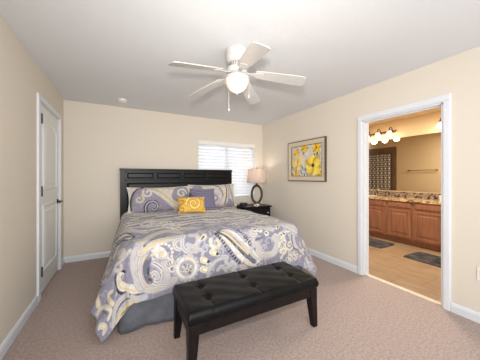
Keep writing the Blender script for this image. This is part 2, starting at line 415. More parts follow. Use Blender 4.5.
# casings
def casing(name, wall_x, out, y0, y1, zt, w_, near_w, far_w):
    """door surround on a wall x = wall_x standing out towards `out`, two-step moulding"""
    mb = MB()
    for k, (d, ins) in enumerate(((.012, 0.0), (.019, .014))):
        a = wall_x; b = wall_x + out*d
        mb.box((a, y0-near_w+ins*.5, 0), (b, y0-ins*0.6, zt+ins*.4)); mb.box((a, y1+ins*.6, 0), (b, y1+far_w-ins*.5, zt+ins*.4))
        mb.box((a, y0-near_w+ins*.5, zt+ins*.6), (b, y1+far_w-ins*.5, zt+w_-ins*.5))
    return struct(name, mb, M['trim'], bevel=.002)
casing('trim_1', XL, 1, LY0, LY1, LZ, .065, .085, .07)
casing('trim_2', XR, -1, DY0, DY1, DZ, .07, .062, .06)
casing('trim_3', XB, 1, DY0, DY1, DZ, .07, .062, .06)
# jambs with stops
jb = MB().box((XR, DY0, 0), (XB, DY0+.016, DZ)).box((XR, DY1-.016, 0), (XB, DY1, DZ)).box((XR, DY0, DZ-.016), (XB, DY1, DZ))
jb.box((XR+.04, DY0+.016, 0), (XR+.075, DY0+.028, DZ-.016)).box((XR+.04, DY1-.028, 0), (XR+.075, DY1-.016, DZ-.016)).box((XR+.04, DY0+.016, DZ-.028), (XR+.075, DY1-.016, DZ-.016))
struct('trim_4', jb, M['trim'], bevel=.0015)
struct('trim_5', MB().box((XL-.12, LY0, 0), (XL, LY0+.01, LZ)).box((XL-.12, LY1-.01, 0), (XL, LY1, LZ)).box((XL-.12, LY0, LZ-.01), (XL, LY1, LZ)), M['trim'])
struct('trim_6', MB().box((XR+.03, DY0+.03, -.02), (XR+.085, DY1-.03, 0.009)), M['threshold'], bevel=.003)   # marble sill

# left door: two-panel leaf
LX = XL - .006
dl = MB(); y0, y1, z0, z1 = LY0+.013, LY1-.013, .018, LZ-.013
st = .115; zmid0, zmid1 = .985, 1.135
dl.box((LX-.035, y0, z0), (LX-.008, y1, z1))
dl.box((LX-.009, y0, z0), (LX, y1, z1))
def panel(mb, a, b_, c, d, rise):
    """moulded panel with an arched top standing a little proud of the leaf"""
    rings = []
    for i, dep in ((0, 0), (.012, .012), (.024, .012), (.036, .001), (.06, .001), (.09, .010)):
        n = 14; ps = [(a+i, c+i), (b_-i, c+i)]
        for k in range(n+1):
            t = 1-2*k/n; ps.append(((a+b_)/2+t*((b_-a)/2-i), d-i+rise*(1-t*t)))
        rings.append([(LX+dep, y, z) for y, z in ps])
    m = len(rings[0]); vs = sum(rings, [])
    fs = [(r*m+k, r*m+(k+1) % m, (r+1)*m+(k+1) % m, (r+1)*m+k) for r in range(len(rings)-1) for k in range(m)]
    fs.append(tuple((len(rings)-1)*m+k for k in range(m))); mb.add(vs, fs)
panel(dl, y0+st, y1-st, z0+.21, zmid0, 0); panel(dl, y0+st, y1-st, zmid1, z1-.20, .08)
door = struct('door_1', dl, M['door'], bevel=.002)
for hz in (.28, 1.13, 1.90):
    hb = MB().lathe([(.0085, hz-.05), (.0085, hz+.05)], (XL+.021, LY0+.004, 0), 12).lathe([(.004, hz+.05), (.006, hz+.056), (0, hz+.062)], (XL+.021, LY0+.004, 0), 10)
    hb.box((XL-.007, LY0+.004, hz-.05), (XL+.021, LY0+.0125, hz+.05))
    obj('hinge', hb, M['bronze'], door, smooth='auto')
hy = LY1-.075
hb = MB().lathe([(.032, LX), (.032, LX+.008), (.024, LX+.013), (.011, LX+.016), (.011, LX+.05), (.013, LX+.06), (0, LX+.062)], (0, hy, .955), 24, 'x')
hb.tube([(LX+.05, hy, .955), (LX+.053, hy-.03, .957), (LX+.052, hy-.075, .955), (LX+.05, hy-.115, .948)], [.011, .0105, .0095, .008], 10)
obj('door_handle', hb, M['bronze'], door, smooth='auto')

# window: frame, panes, sill
wf = MB(); y0, y1 = YB+.085, YB+.125; t = .045; xm = (WX0+WX1)/2
wf.box((WX0, y0, WZ0), (WX0+t, y1, WZ1)).box((WX1-t, y0, WZ0), (WX1, y1, WZ1)).box((WX0, y0, WZ0), (WX1, y1, WZ0+t)).box((WX0, y0, WZ1-t), (WX1, y1, WZ1)).box((xm-.035, y0, WZ0), (xm+.035, y1, WZ1))
win = struct('window_1', wf, M['trim'], bevel=.003)
for a, b_ in ((WX0+t, xm-.035), (xm+.035, WX1-t)):
    obj('glass_pane', MB().box((a, YB+.103, WZ0+t), (b_, YB+.107, WZ1-t)), M['glass'], win)
obj('window_sill', MB().box((WX0+.001, YB-.015, WZ0-.018), (WX1-.001, YB+.084, WZ0+.004)), M['trim'], win, bevel=.003)
bl = thing('window_blind', 'white horizontal slat blind with valance in the window behind the headboard', 'window blind', (xm, YB+.04, WZ0))
hw = (WX1-WX0)/2 - .006
obj('valance', MB().box((-hw-.004, -.05, 1.065), (hw+.004, -.036, 1.138)).box((-hw-.004, -.036, 1.13), (hw+.004, .02, 1.138)).box((-hw-.004, -.054, 1.122), (hw+.004, -.05, 1.136)), M['white_plastic'], bl, bevel=.003)
sl = MB(); ns = 16; pitch = 1.02/ns
for i in range(ns):
    zc = .055 + (i+.5)*pitch; a = R(52)
    hwid = .037; pts = []
    for k in range(5):
        q = (k/4-.5)*2; pts.append((q*hwid*math.cos(a), q*hwid*math.sin(a)+.005*(1-q*q)))
    top = [(y, z+.0025) for y, z in pts]; prof = pts + top[::-1]
    n = len(prof); vs = [(-hw, y, zc+z) for y, z in prof] + [(hw, y, zc+z) for y, z in prof]
    sl.add(vs, [tuple(range(n)), tuple(range(2*n-1, n-1, -1))] + [(j, (j+1) % n, n+(j+1) % n, n+j) for j in range(n)])
obj('slat_panel', sl, M['blind'], bl)
obj('bottom_rail', MB().box((-hw, -.027, .014), (hw, .027, .034)), M['white_plastic'], bl, bevel=.004)
for fx in (-.8, -.27, .27, .8):
    obj('ladder_cord', MB().tube([(fx*hw, -.031, .03), (fx*hw, -.031, 1.07)], .0015, 6), M['trim'], bl)

# smoke detector, wall socket
sd = thing('smoke_detector', 'small round white smoke detector on the ceiling above the headboard corner', 'smoke detector', (0.02, 3.80, H))
obj('body', MB().lathe([(.068, 0), (.068, -.012), (.06, -.03), (.05, -.036), (0, -.038)], n=32), M['white_plastic'], sd, smooth='auto')
obj('vent_ring', MB().lathe([(.062, -.0185), (.0655, -.0185), (.0655, -.0225), (.062, -.0225)], n=32), M['fan_dark'], sd)
so = thing('wall_socket', 'white electrical socket plate on the right wall by the doorway', 'socket', (XR, .745, .43))
obj('face_plate', MB().box((-.006, -.036, -.058), (0, .036, .058)), M['white_plastic'], so, bevel=.003)
for dz in (-.02, .02):
    rc = MB().lathe([(.0165, -.008), (.0165, -.006)], (0, 0, dz), 20, 'x')
    ro = obj('receptacle', rc, M['white_plastic'], so)
    obj('slot', MB().box((-.0085, -.008, dz-.004), (-.0079, -.0055, dz+.006)).box((-.0085, .0055, dz-.004), (-.0079, .008, dz+.006)), M['black_plastic'], ro)

# ------------------------------------------------------------------ bed
bed = thing('bed', 'king bed with black panelled headboard and grey skirt against the back wall', 'bed', (0.98, 4.10, 0))
BL = Vector((0.98, 4.10, 0))
def bpart(name, mb, m, parent=bed, **k): return obj(name, mb.shift(-BL), m, parent, **k)
hx0, hx1 = -.012, 1.985
bpart('mattress', MB().box((.02, 2.10, .37), (1.94, 4.08, .63)), M['mattress'], bevel=.05, seg=4)
bpart('box_spring', MB().box((.03, 2.11, .16), (1.93, 4.08, .368)), M['mattress'], bevel=.02)
hb = bpart('headboard', MB().box((hx0+.06, 4.125, .25), (hx1-.06, 4.17, 1.39)), M['black_wood'])
for a in (hx0, hx1-.075):
    bpart('post', MB().box((a, 4.102, 0), (a+.075, 4.188, 1.40)), M['black_wood'], hb, bevel=.004)
bpart('top_rail', MB().box((hx0-.008, 4.092, 1.395), (hx1+.008, 4.195, 1.425)).box((hx0+.075, 4.108, 1.365), (hx1-.075, 4.126, 1.396)), M['black_wood'], hb, bevel=.004)
bpart('cross_rail', MB().box((hx0+.075, 4.108, 1.215), (hx1-.075, 4.126, 1.25)).box((hx0+.075, 4.098, 1.232), (hx1-.075, 4.109, 1.24)), M['black_wood'], hb, bevel=.003)
pw = (hx1-hx0-.15)/4
for k in range(1, 4):
    xc = hx0+.075+k*pw; bpart('divider', MB().box((xc-.018, 4.108, 1.25), (xc+.018, 4.126, 1.365)), M['black_wood'], hb, bevel=.003)
for k in range(4):
    a = hx0+.075+k*pw+.03; b_ = a+pw-.06
    bpart('raised_panel', MB().raised('y', 4.1249, -1, a, b_, 1.262, 1.353, .018, .010), M['black_wood'], hb)
bpart('lower_panel', MB().raised('y', 4.1249, -1, hx0+.1, hx1-.1, .5, 1.19, .03, .010), M['black_wood'], hb)
# skirt: three pleated sides as one cloth
path = []
def walk(a, b, n):
    for i in range(n): path.append((a[0]+(b[0]-a[0])*i/n, a[1]+(b[1]-a[1])*i/n))
walk((.015, 4.06), (.015, 2.09), 60); walk((.015, 2.09), (1.945, 2.09), 60); walk((1.945, 2.09), (1.945, 4.06), 60); path.append((1.945, 4.06))
P2 = np.array(path); T = np.gradient(P2, axis=0); N = np.stack([-T[:, 1], T[:, 0]], 1); N /= np.linalg.norm(N, axis=1)[:, None]
N = -N if (P2[30]+N[30])[0] > P2[30][0] else N
zz = np.linspace(.365, .006, 9); X = []; Y = []; Z = []
s_ = np.arange(len(P2))
for j, z in enumerate(zz):
    f = j/8; off = .004 + f*(.022+.010*np.sin(s_*.55)+.007*np.sin(s_*1.31+1))
    X.append(P2[:, 0]+N[:, 0]*off); Y.append(P2[:, 1]+N[:, 1]*off); Z.append(np.full(len(P2), z)+f*.012*np.maximum(0, np.sin(s_*.31)))
sk = bpart('bed_skirt', MB().grid(np.array(X), np.array(Y), np.array(Z)), M['skirt'], smooth=True)
sk.modifiers.new('thick', 'SOLIDIFY').thickness = .004

# ---- comforter: a sheet draped over the mattress, (u, v) are metres on the cloth
#SHEET
CW, CL, CA, CZ = 1.96, 1.95, .10, .715
OVL, OVF, OVR = .53, .43, .50
def sheet(u, v):
    """cloth point (u across from the left mattress edge, v down from the head) -> room point"""
    ou = np.where(u < CA, u-CA, np.where(u > CW-CA, u-(CW-CA), 0.0)); ov = np.maximum(v-(CL-CA), 0.0)
    r = np.hypot(ou, ov); rs = np.maximum(r, 1e-9); dx, dy = ou/rs, ov/rs
    rmax = np.where(ou < 0, .79, .74); k = .10
    r = np.where(r > rmax-k, rmax-k+(k*(1-np.exp(-np.maximum(r-rmax+k, 0)/k))), r)
    headward = np.clip((CL-v)/CL, 0, 1)
    side = np.where(ou < 0, np.radians(25)-np.radians(12)*headward, np.radians(31)-np.radians(31)*np.clip(headward*1.5, 0, 1))
    fl = side*dx*dx + np.radians(7)*dy*dy
    tm = np.pi/2-fl; t = np.minimum(r/CA, tm); rest = np.maximum(r-CA*tm, 0)
    h = CA*np.sin(t)+rest*np.cos(tm); drop = CA*(1-np.cos(t))+rest*np.sin(tm)
    s = np.where(np.abs(dx) > .5, v, u)
    rip = (.016*np.sin(s*11+.8)+.010*np.sin(s*23+2))*np.clip(rest/.35, 0, 1)*np.where(ou > 0, np.clip((v-.7)/.6, 0.15, 1), 1)
    h = h+rip
    ex = np.where(ou < 0, CA, np.where(ou > 0, CW-CA, u)); ey = np.minimum(v, CL-CA)
    x = np.where(r > 1e-8, ex+dx*h, u); y = np.where(r > 1e-8, ey+dy*h, v)
    flat = np.clip(1-r/.12, 0, 1)
    wr = .010*np.sin(u*5.1+1.3*np.sin(v*3.7))*np.sin(v*6.3+.9*np.sin(u*2.9))+.006*np.sin(v*31+2.4*np.sin(u*3.3))*np.clip(1.2-v, 0, 1)+.004*np.sin(u*17+v*9)
    z = CZ-drop+wr*(.35+.65*flat)+.012*np.cos((u-CW/2)*1.2)*flat
    return x, 4.04-y, np.maximum(z, .012)
#ENDSHEET
nu, nv = 430, 320
U, V = np.meshgrid(np.linspace(-OVL, CW+OVR, nu), np.linspace(0, CL+OVF, nv))
X, Y, Z = sheet(U, V)
cf = obj('comforter', MB().grid(X, Y, Z), M['paisley'], smooth=True)
tag(cf, 'lavender grey comforter printed with cream paisley spread over the bed', 'comforter')
sm = cf.modifiers.new('thick', 'SOLIDIFY'); sm.thickness = .012; sm.offset = -1
pr = Print(np.stack([U.ravel(), V.ravel()], -1), BASE)
#PATTERN
#MOTIFS
MOTIFS = [
 ('fillC',0,[(-0.179,2.013),(-0.124,2.018),(-0.064,2.082),(-0.128,2.059),(-0.119,2.114),(-0.021,2.197),(0.124,2.242),(0.189,2.27),(0.154,2.311),(0.0,2.284),(-0.149,2.183),(-0.205,2.091)]),
 ('ink',0.022,[(-0.059,2.077),(-0.119,2.009),(-0.175,1.99),(-0.213,2.031),(-0.205,2.119),(-0.132,2.219),(0.065,2.316),(0.163,2.316)]),
 ('gold',0.016,[(-0.145,2.027),(-0.175,2.087),(-0.115,2.187),(0.065,2.275),(0.163,2.284)]),
 ('band',0.055,[(0.163,1.912),(0.137,1.967),(0.12,2.059),(0.133,2.164),(0.163,2.256)]),
 ('gold',0.018,[(0.163,1.94),(0.137,1.995),(0.124,2.068),(0.133,2.164),(0.159,2.233)]),
 ('band',0.03,[(0.116,1.949),(0.077,2.009),(0.06,2.096),(0.103,2.197),(0.142,2.27)]),
 ('band',0.045,[(0.176,1.981),(0.154,2.087),(0.167,2.201),(0.206,2.275),(0.283,2.288),(0.39,2.275)]),
 ('gold',0.018,[(0.184,2.018),(0.172,2.096),(0.18,2.197),(0.21,2.256)]),
 ('band',0.05,[(0.146,1.894),(0.201,1.83),(0.278,1.692),(0.364,1.61),(0.441,1.582),(0.539,1.743)]),
 ('gold',0.02,[(0.154,1.898),(0.21,1.853),(0.283,1.724),(0.437,1.605)]),
 ('band',0.05,[(0.15,1.986),(0.21,1.94),(0.27,1.912),(0.343,1.894),(0.424,1.88),(0.505,1.88)]),
 ('gold',0.02,[(0.167,1.981),(0.219,1.944),(0.278,1.917),(0.403,1.889)]),
 ('ink',0.012,[(0.176,1.94),(0.219,1.898),(0.304,1.848),(0.407,1.766)]),
 ('fillC',0,[(-0.282,0.821),(-0.196,0.775),(0.0,1.293),(0.09,1.587),(0.112,1.669),(0.043,1.697),(-0.119,1.247)]),
 ('ink',0.024,[(-0.213,1.087),(-0.205,0.766),(0.0,1.293),(0.082,1.564),(0.112,1.665),(0.056,1.72),(-0.034,1.509),(-0.205,1.078)]),
 ('slate',0.04,[(-0.141,1.114),(-0.012,1.495),(0.077,1.651)]),
 ('band',0.05,[(-0.342,0.0),(-0.132,0.697),(0.022,1.215),(0.133,1.435),(0.219,1.541)]),
 ('band',0.022,[(0.06,1.949),(-0.004,1.963),(-0.077,1.944),(-0.124,1.912),(-0.149,1.935),(-0.136,1.986),(-0.089,2.013),(-0.081,1.981)]),
 ('band',0.03,[(-0.089,1.697),(-0.034,1.811),(0.0,1.921),(-0.042,1.908),(-0.072,1.834)]),
 ('band',0.02,[(-0.397,1.38),(-0.436,1.389),(-0.269,1.889),(-0.372,1.642)]),
 ('ink',0.016,[(-0.423,1.367),(-0.449,1.38)]),
 ('band',0.02,[(-0.526,1.339),(-0.449,1.646),(-0.389,1.811),(-0.474,1.646)]),
 ('ink',0.016,[(-0.53,1.362),(-0.453,1.646)]),
 ('bandg',0.03,[(-0.278,2.068),(-0.329,2.027),(-0.338,2.077),(-0.273,2.197)]),
 ('bandg',0.038,[(-0.402,1.889),(-0.423,1.926),(-0.449,1.976)]),
 ('bandg',0.03,[(-0.5,2.013),(-0.466,2.013),(-0.415,2.068),(-0.329,2.183),(-0.32,2.229),(-0.367,2.247)]),
 ('slate',0.02,[(-0.427,2.096),(-0.372,2.183)]),
 ('bandg',0.04,[(-0.474,2.201),(-0.444,2.229),(-0.423,2.288),(-0.453,2.297)]),
 ('band',0.035,[(-0.038,2.293),(-0.171,2.247),(-0.243,2.247),(-0.29,2.279),(-0.32,2.348)]),
 ('gold',0.035,[(0.116,2.375),(-0.03,2.362),(-0.184,2.343),(-0.226,2.352),(-0.261,2.38)]),
 ('band',0.02,[(0.039,2.339),(-0.145,2.316),(-0.218,2.311),(-0.273,2.357)]),
 ('gold',0.05,[(0.116,2.38),(-0.004,2.38),(-0.162,2.38),(-0.205,2.375)]),
 ('ink',0.01,[(0.103,2.38),(-0.059,2.375),(-0.196,2.362)]),
 ('ink',0.01,[(0.022,2.325),(-0.166,2.279),(-0.252,2.293)]),
 ('pale',0.04,[(0.022,2.316),(0.124,2.348),(0.18,2.348)]),
 ('curl',0.028,[(0.595,1.88),(0.642,1.885),(0.663,1.926),(0.646,1.972),(0.604,1.995)]),
 ('curl',0.028,[(0.535,1.876),(0.509,1.921),(0.509,1.986),(0.539,2.027),(0.569,1.999),(0.552,1.972)]),
 ('curl',0.028,[(0.471,1.908),(0.437,1.94),(0.445,1.986),(0.479,2.004)]),
 ('curl',0.02,[(0.651,2.004),(0.591,2.041),(0.535,2.087),(0.497,2.109)]),
 ('disc',0.075,[(0.326,2.018)]),
 ('curl',0.03,[(0.253,2.087),(0.296,2.119),(0.33,2.178),(0.321,2.247),(0.274,2.265),(0.231,2.224),(0.231,2.178),(0.266,2.169),(0.287,2.21),(0.266,2.219)]),
 ('slate',0.045,[(0.21,2.054),(0.189,2.109),(0.197,2.183),(0.219,2.229)]),
 ('ink',0.012,[(0.21,2.119),(0.206,2.178),(0.223,2.224)]),
 ('fan',0.105,[(0.411,2.169)]),
 ('band',0.03,[(0.347,2.105),(0.343,2.146),(0.368,2.215),(0.347,2.27)]),
 ('fan2',0.1,[(0.539,2.174)]),
 ('band',0.035,[(0.201,2.297),(0.283,2.311),(0.373,2.302),(0.432,2.261)]),
 ('leaf',0.12,[(0.71,1.926)]),
 ('curl',0.018,[(0.659,2.031),(0.638,1.981),(0.685,1.954)]),
 ('curl',0.018,[(0.672,1.853),(0.663,1.921),(0.633,1.972)]),
 ('curl',0.02,[(0.629,2.045),(0.672,2.027),(0.698,2.054),(0.689,2.091)]),
 ('bandg',0.03,[(0.787,1.954),(0.787,2.004),(0.835,2.036),(0.873,2.009),(0.86,1.972)]),
 ('fillC',0,[(0.817,1.802),(0.882,1.871),(0.976,1.857),(1.036,1.885),(1.083,1.935),(1.164,2.027),(1.267,2.137),(1.361,2.233),(1.22,2.284),(1.121,2.224),(1.048,2.142),(0.98,2.041),(0.89,1.935)]),
 ('slate',0.05,[(0.894,1.889),(0.967,1.935),(1.057,2.022),(1.155,2.142),(1.258,2.238)]),
 ('gold',0.022,[(0.916,1.894),(0.989,1.944),(1.078,2.036),(1.19,2.155)]),
 ('ink',0.01,[(0.864,1.876),(0.954,1.949),(1.044,2.05),(1.164,2.192)]),
 ('pale',0.02,[(0.954,1.885),(1.036,1.94),(1.138,2.045),(1.262,2.178)]),
 ('dash',0.03,[(1.117,1.885),(1.155,1.94),(1.202,2.013),(1.271,2.096),(1.365,2.192)]),
 ('dash',0.035,[(0.856,1.908),(0.903,1.981),(0.967,2.073),(1.027,2.16),(1.087,2.238)]),
 ('band',0.03,[(1.322,1.903),(1.262,1.921),(1.258,1.967),(1.309,1.967)]),
 ('petal',0.13,[(0.822,2.087)]),
 ('petal',0.13,[(0.723,2.142)]),
 ('petal',0.13,[(0.719,2.229)]),
 ('band',0.02,[(0.941,2.146),(0.83,2.164),(0.762,2.215),(0.736,2.288)]),
 ('curl',0.022,[(0.899,2.132),(0.954,2.151),(0.941,2.197),(0.984,2.242),(0.941,2.256)]),
 ('curl',0.022,[(1.006,2.206),(1.044,2.252),(1.01,2.288)]),
 ('curl',0.022,[(0.847,2.252),(0.894,2.229),(0.941,2.288)]),
 ('curl',0.022,[(1.095,2.261),(1.155,2.293),(1.113,2.32)]),
 ('dotI',0.03,[(1.318,1.912),(1.378,1.921),(1.451,1.967),(1.562,2.013),(1.656,2.018),(1.69,2.004),(1.75,1.967)]),
 ('band',0.045,[(1.275,2.031),(1.322,2.091),(1.326,2.155),(1.395,2.197),(1.51,2.21),(1.566,2.151),(1.583,2.073),(1.545,2.031)]),
 ('curl',0.022,[(1.271,2.082),(1.228,2.142),(1.284,2.21),(1.361,2.233)]),
 ('slate',0.02,[(1.301,2.022),(1.382,2.004)]),
 ('bandg',0.02,[(1.613,2.197),(1.656,2.16),(1.699,2.192),(1.664,2.224)]),
 ('bandg',0.02,[(1.604,2.132),(1.639,2.077),(1.699,2.073)]),
 ('band',0.035,[(1.823,2.022),(1.818,2.1),(1.865,2.183),(2.071,2.201)]),
 ('ink',0.012,[(1.806,2.031),(1.801,2.109),(1.844,2.197),(2.066,2.219)]),
 ('band',0.03,[(2.045,1.917),(2.374,1.935)]),
 ('gold',0.012,[(2.071,1.917),(2.276,1.926)]),
 ('fan',0.07,[(1.806,2.275)]),
 ('leaf',0.1,[(1.626,1.917)]),
 ('curl',0.02,[(2.289,1.926),(2.387,1.94),(2.276,2.155)]),
 ('ink',0.02,[(2.417,2.123),(2.46,2.151),(2.46,2.201)]),
 ('curl',0.02,[(2.46,1.944),(2.43,2.128)]),
 ('band',0.06,[(1.652,1.394),(1.681,1.591),(1.673,1.821),(1.78,1.921),(1.883,1.981)]),
 ('band',0.04,[(1.288,1.61),(1.361,1.77),(1.433,1.876),(1.54,1.926)])]

def rnd(lo, hi, n, seed, sc=1.0, faint=False): sprinkle(pr, np.array(lo), np.array(hi), n, seed, sc, faint)
# repeat over the top and the far side of the cloth
rnd((-.5, 0), (2.45, 1.45), 120, 11, 1.5); rnd((-.5, 0), (2.45, 1.5), 70, 17, 1.1, True)
for c, L, W, a in (((.25,.35),.55,.3,.5),((.95,.5),.6,.32,2.6),((1.65,.4),.55,.3,.4),((.6,1.0),.6,.3,2.9),((1.35,1.05),.62,.32,.3),((.1,.95),.45,.24,1.2),((1.9,1.0),.5,.26,2.2),((-.3,.8),.4,.22,1.5),((2.25,.9),.4,.22,1.5)):
    paisley(pr, c, L, W, a)
for c, L, W, a in (((1.62,1.72),.42,.24,2.7),((2.02,1.62),.36,.2,1.9),((1.30,1.62),.34,.17,2.5),((.62,1.55),.3,.16,.4)):
    paisley(pr, c, L, W, a, .4, False)
for k in range(9):
    g = np.random.default_rng(40+k); y = .08+.165*k; x0 = g.random()*.5
    pr.line([(x0-.4, y), (x0+.1, y+.09*g.random()), (x0+.6, y-.06), (x0+1.0, y+.05), (x0+1.6, y-.03*k/9), (x0+2.0, y+.06)], .07, CREAM, .05); pr.line([(x0-.3, y+.055), (x0+.4, y+.02), (x0+1.1, y+.09), (x0+1.8, y+.03)], .012, SLATE if k % 3 else INK)
rnd((-.5, 1.4), (2.45, 2.35), 80, 31, .75, True); rnd((.7, 1.4), (2.4, 2.35), 120, 37, .6, True); rnd((.9, 1.45), (2.4, 2.35), 40, 43, .55)
pr.line([(1.2, .5), (1.6, .75), (1.95, 1.2), (2.05, 1.5)], .12, CREAM, .06); pr.line([(1.0, .9), (1.45, 1.15), (1.8, 1.45)], .09, PALE, .05)
rnd((1.75, 1.35), (2.45, 2.3), 22, 23, .8); rnd((-.5, 1.2), (-.1, 1.8), 8, 29, .8)
for k_, w_, q in MOTIFS:
    if k_ == 'band': pr.line(q, w_*1.75, PALE); pr.line(q, w_*1.45, BASE); pr.line(q, w_*1.2, CREAM); pr.line(q, w_*.8, (150, 147, 158)); pr.line(q, w_*.5, (204, 198, 186)); pr.line(q, w_*.16, (150, 147, 158))
    elif k_ == 'bandg': pr.line(q, w_*1.2, CREAM); pr.line(q, w_*.62, GOLD); pr.line(q, w_*.2, (226, 220, 204))
    elif k_ == 'gold': pr.line(q, w_, GOLD)
    elif k_ == 'ink': pr.line(q, w_, INK)
    elif k_ == 'slate': pr.line(q, w_*1.2, SLATE)
    elif k_ == 'pale': pr.line(q, w_*1.2, PALE)
    elif k_ == 'curl': pr.line(q, w_*1.9, PALE, w_*1.2); pr.line(q, w_*1.5, BASE, w_*.8); pr.line(q, w_*1.1, CREAM, w_*.8); pr.line(q, w_*.3, SLATE, w_*.2)
    elif k_ == 'fillC': pr.fill(q, CREAM)
    elif k_ == 'dash': pr.line(q, w_, INK, dash=13)
    elif k_ == 'disc':
        c = q[0]; pr.fill(teardrop(c, w_*2.3, w_*1.7, .6, .1), CREAM); pr.line(curl(c, w_*.7, 0, .8), .016, (178, 175, 182)); pr.fill(teardrop((c[0]-.01, c[1]+.02), w_*.8, w_*.5, 2.2, .2), GOLD)
        for j in range(16): pr.dot((c[0]+w_*1.15*math.cos(j*.393), c[1]+w_*1.15*math.sin(j*.393)), .013, CREAM)
    elif k_ == 'fan': flower(pr, q[0], w_, -math.pi/2, 7)
    elif k_ == 'fan2':
        c = q[0]; pr.dot(c, w_, CREAM); pr.dot(c, w_*.7, (150, 148, 158)); pr.fill(teardrop((c[0]+.01, c[1]+.01), w_*1.1, w_*.7, .8, .3), SLATE); flower(pr, (c[0], c[1]+.02), w_*.6, -1.6, 5, 3.2)
        for j in range(18): pr.dot((c[0]+w_*1.08*math.cos(j*.349), c[1]+w_*1.08*math.sin(j*.349)), .015, PALE)
    elif k_ == 'leaf':
        c = q[0]; pr.fill(teardrop(c, w_, w_*.55, 2.4, .1), CREAM); pr.fill(teardrop(c, w_*.75, w_*.36, 2.4, .1), GOLD); pr.fill(teardrop(c, w_*.5, w_*.2, 2.4, .1), INK)
    elif k_ == 'petal':
        c = q[0]; pr.fill(teardrop(c, w_, w_*.62, .5, .1), CREAM); pr.fill(teardrop(c, w_*.78, w_*.46, .5, .1), GOLD); pr.fill(teardrop(c, w_*.45, w_*.22, .5, .1), (238, 230, 210)); pr.dot((c[0]+w_*.2, c[1]+w_*.1), .016, INK)
    elif k_ == 'dotI':
        for c in q: pr.dot(c, w_, CREAM); pr.fill(teardrop((c[0], c[1]-.006), w_*1.3, w_*.8, .2, .2), INK)
# fine stippling inside the printed shapes and a light woven mottle
lum = pr.C.mean(1); g1 = vnoise(pr.P, 46, 8); g2 = vnoise(pr.P, 21, 9)
k = (np.clip((g1-.52)*4, 0, 1)*(lum > .45)*.5)[:, None]; pr.C = pr.C*(1-k)+lin((168, 162, 168))*k
k = (np.clip((g2-.60)*5, 0, 1)*(lum > .45)*(pr.P[:, 1] > 1.4)*.5)[:, None]; pr.C = pr.C*(1-k)+lin(GOLD)*k
k = (np.clip((g1-.64)*4, 0, 1)*(lum < .4)*.4)[:, None]; pr.C = pr.C*(1-k)+lin(PALE)*k
#ENDMOTIFS
paint(cf, pr.C)
#END_PATTERN

# ---- pillows
def pillow_mesh(wd, ht, th, nx=90, ny=60, flange=0.0, soft=.42):
    u = np.linspace(-1, 1, nx); v = np.linspace(-1, 1, ny); U, V = np.meshgrid(u, v)
    e = 1+flange
    px = U*(1-.07*(1-V**2)**1.0*np.abs(U)**3); py = V*(1-.10*(1-U**2)**1.0*np.abs(V)**3)
    Uc, Vc = np.clip(U*e, -1, 1), np.clip(V*e, -1, 1)
    f = np.maximum((1-Uc**2)*(1-Vc**2), 0)**soft
    crease = .010*np.sin(U*9+V*4)*np.sin(V*7)*f
    Xp, Yp = px*wd/2, py*ht/2
    mb = MB(); mb.grid(Xp, Yp, th/2*f+.004+crease); mb.grid(Xp, Yp, -th/2*f-.004, True)
    n = nx*ny
    edge = list(range(nx)) + [j*nx+nx-1 for j in range(1, ny)] + [(ny-1)*nx+i for i in range(nx-2, -1, -1)] + [j*nx for j in range(ny-2, 0, -1)]
    mb.f += [(edge[i], edge[(i+1) % len(edge)], n+edge[(i+1) % len(edge)], n+edge[i]) for i in range(len(edge))]
    P = np.stack([Xp.ravel(), Yp.ravel()], -1)
    return mb, np.concatenate([P, P])
def place_pillow(o, c, lean, yaw=0, roll=0):
    """stand the pillow up facing the camera side (-y), leaning back by `lean`"""
    o.matrix_world = Matrix.Translation(c) @ Matrix.Rotation(yaw, 4, 'Z') @ Matrix.Rotation(R(90)-lean, 4, 'X') @ Matrix.Rotation(roll, 4, 'Z')

SHAM_BASE = (212, 203, 192)
def stipple(pr):
    lum = pr.C.mean(1); g1 = vnoise(pr.P, 40, 8); g2 = vnoise(pr.P, 16, 9)
    k = (np.clip((g1-.52)*4, 0, 1)*(lum > .45)*.45)[:, None]; pr.C = pr.C*(1-k)+lin((170, 162, 170))*k
    k = (np.clip((g2-.62)*5, 0, 1)*(lum > .45)*.5)[:, None]; pr.C = pr.C*(1-k)+lin((214, 190, 146))*k
    k = (np.clip((g1-.6)*4, 0, 1)*(lum < .45)*.35)[:, None]; pr.C = pr.C*(1-k)+lin(PALE)*k
def sham(label, c, wd, ht, th, lean, yaw, roll, draw):
    mb, P = pillow_mesh(wd, ht, th, 150, 90, flange=.09)
    o = obj('pillow', mb, M['paisley'], smooth=True); tag(o, label, 'pillow', 'pillows against the headboard')
    pr = Print(P, SHAM_BASE); draw(pr); stipple(pr); paint(o, pr.C); place_pillow(o, c, lean, yaw, roll); return o
LAV = (146, 140, 156)
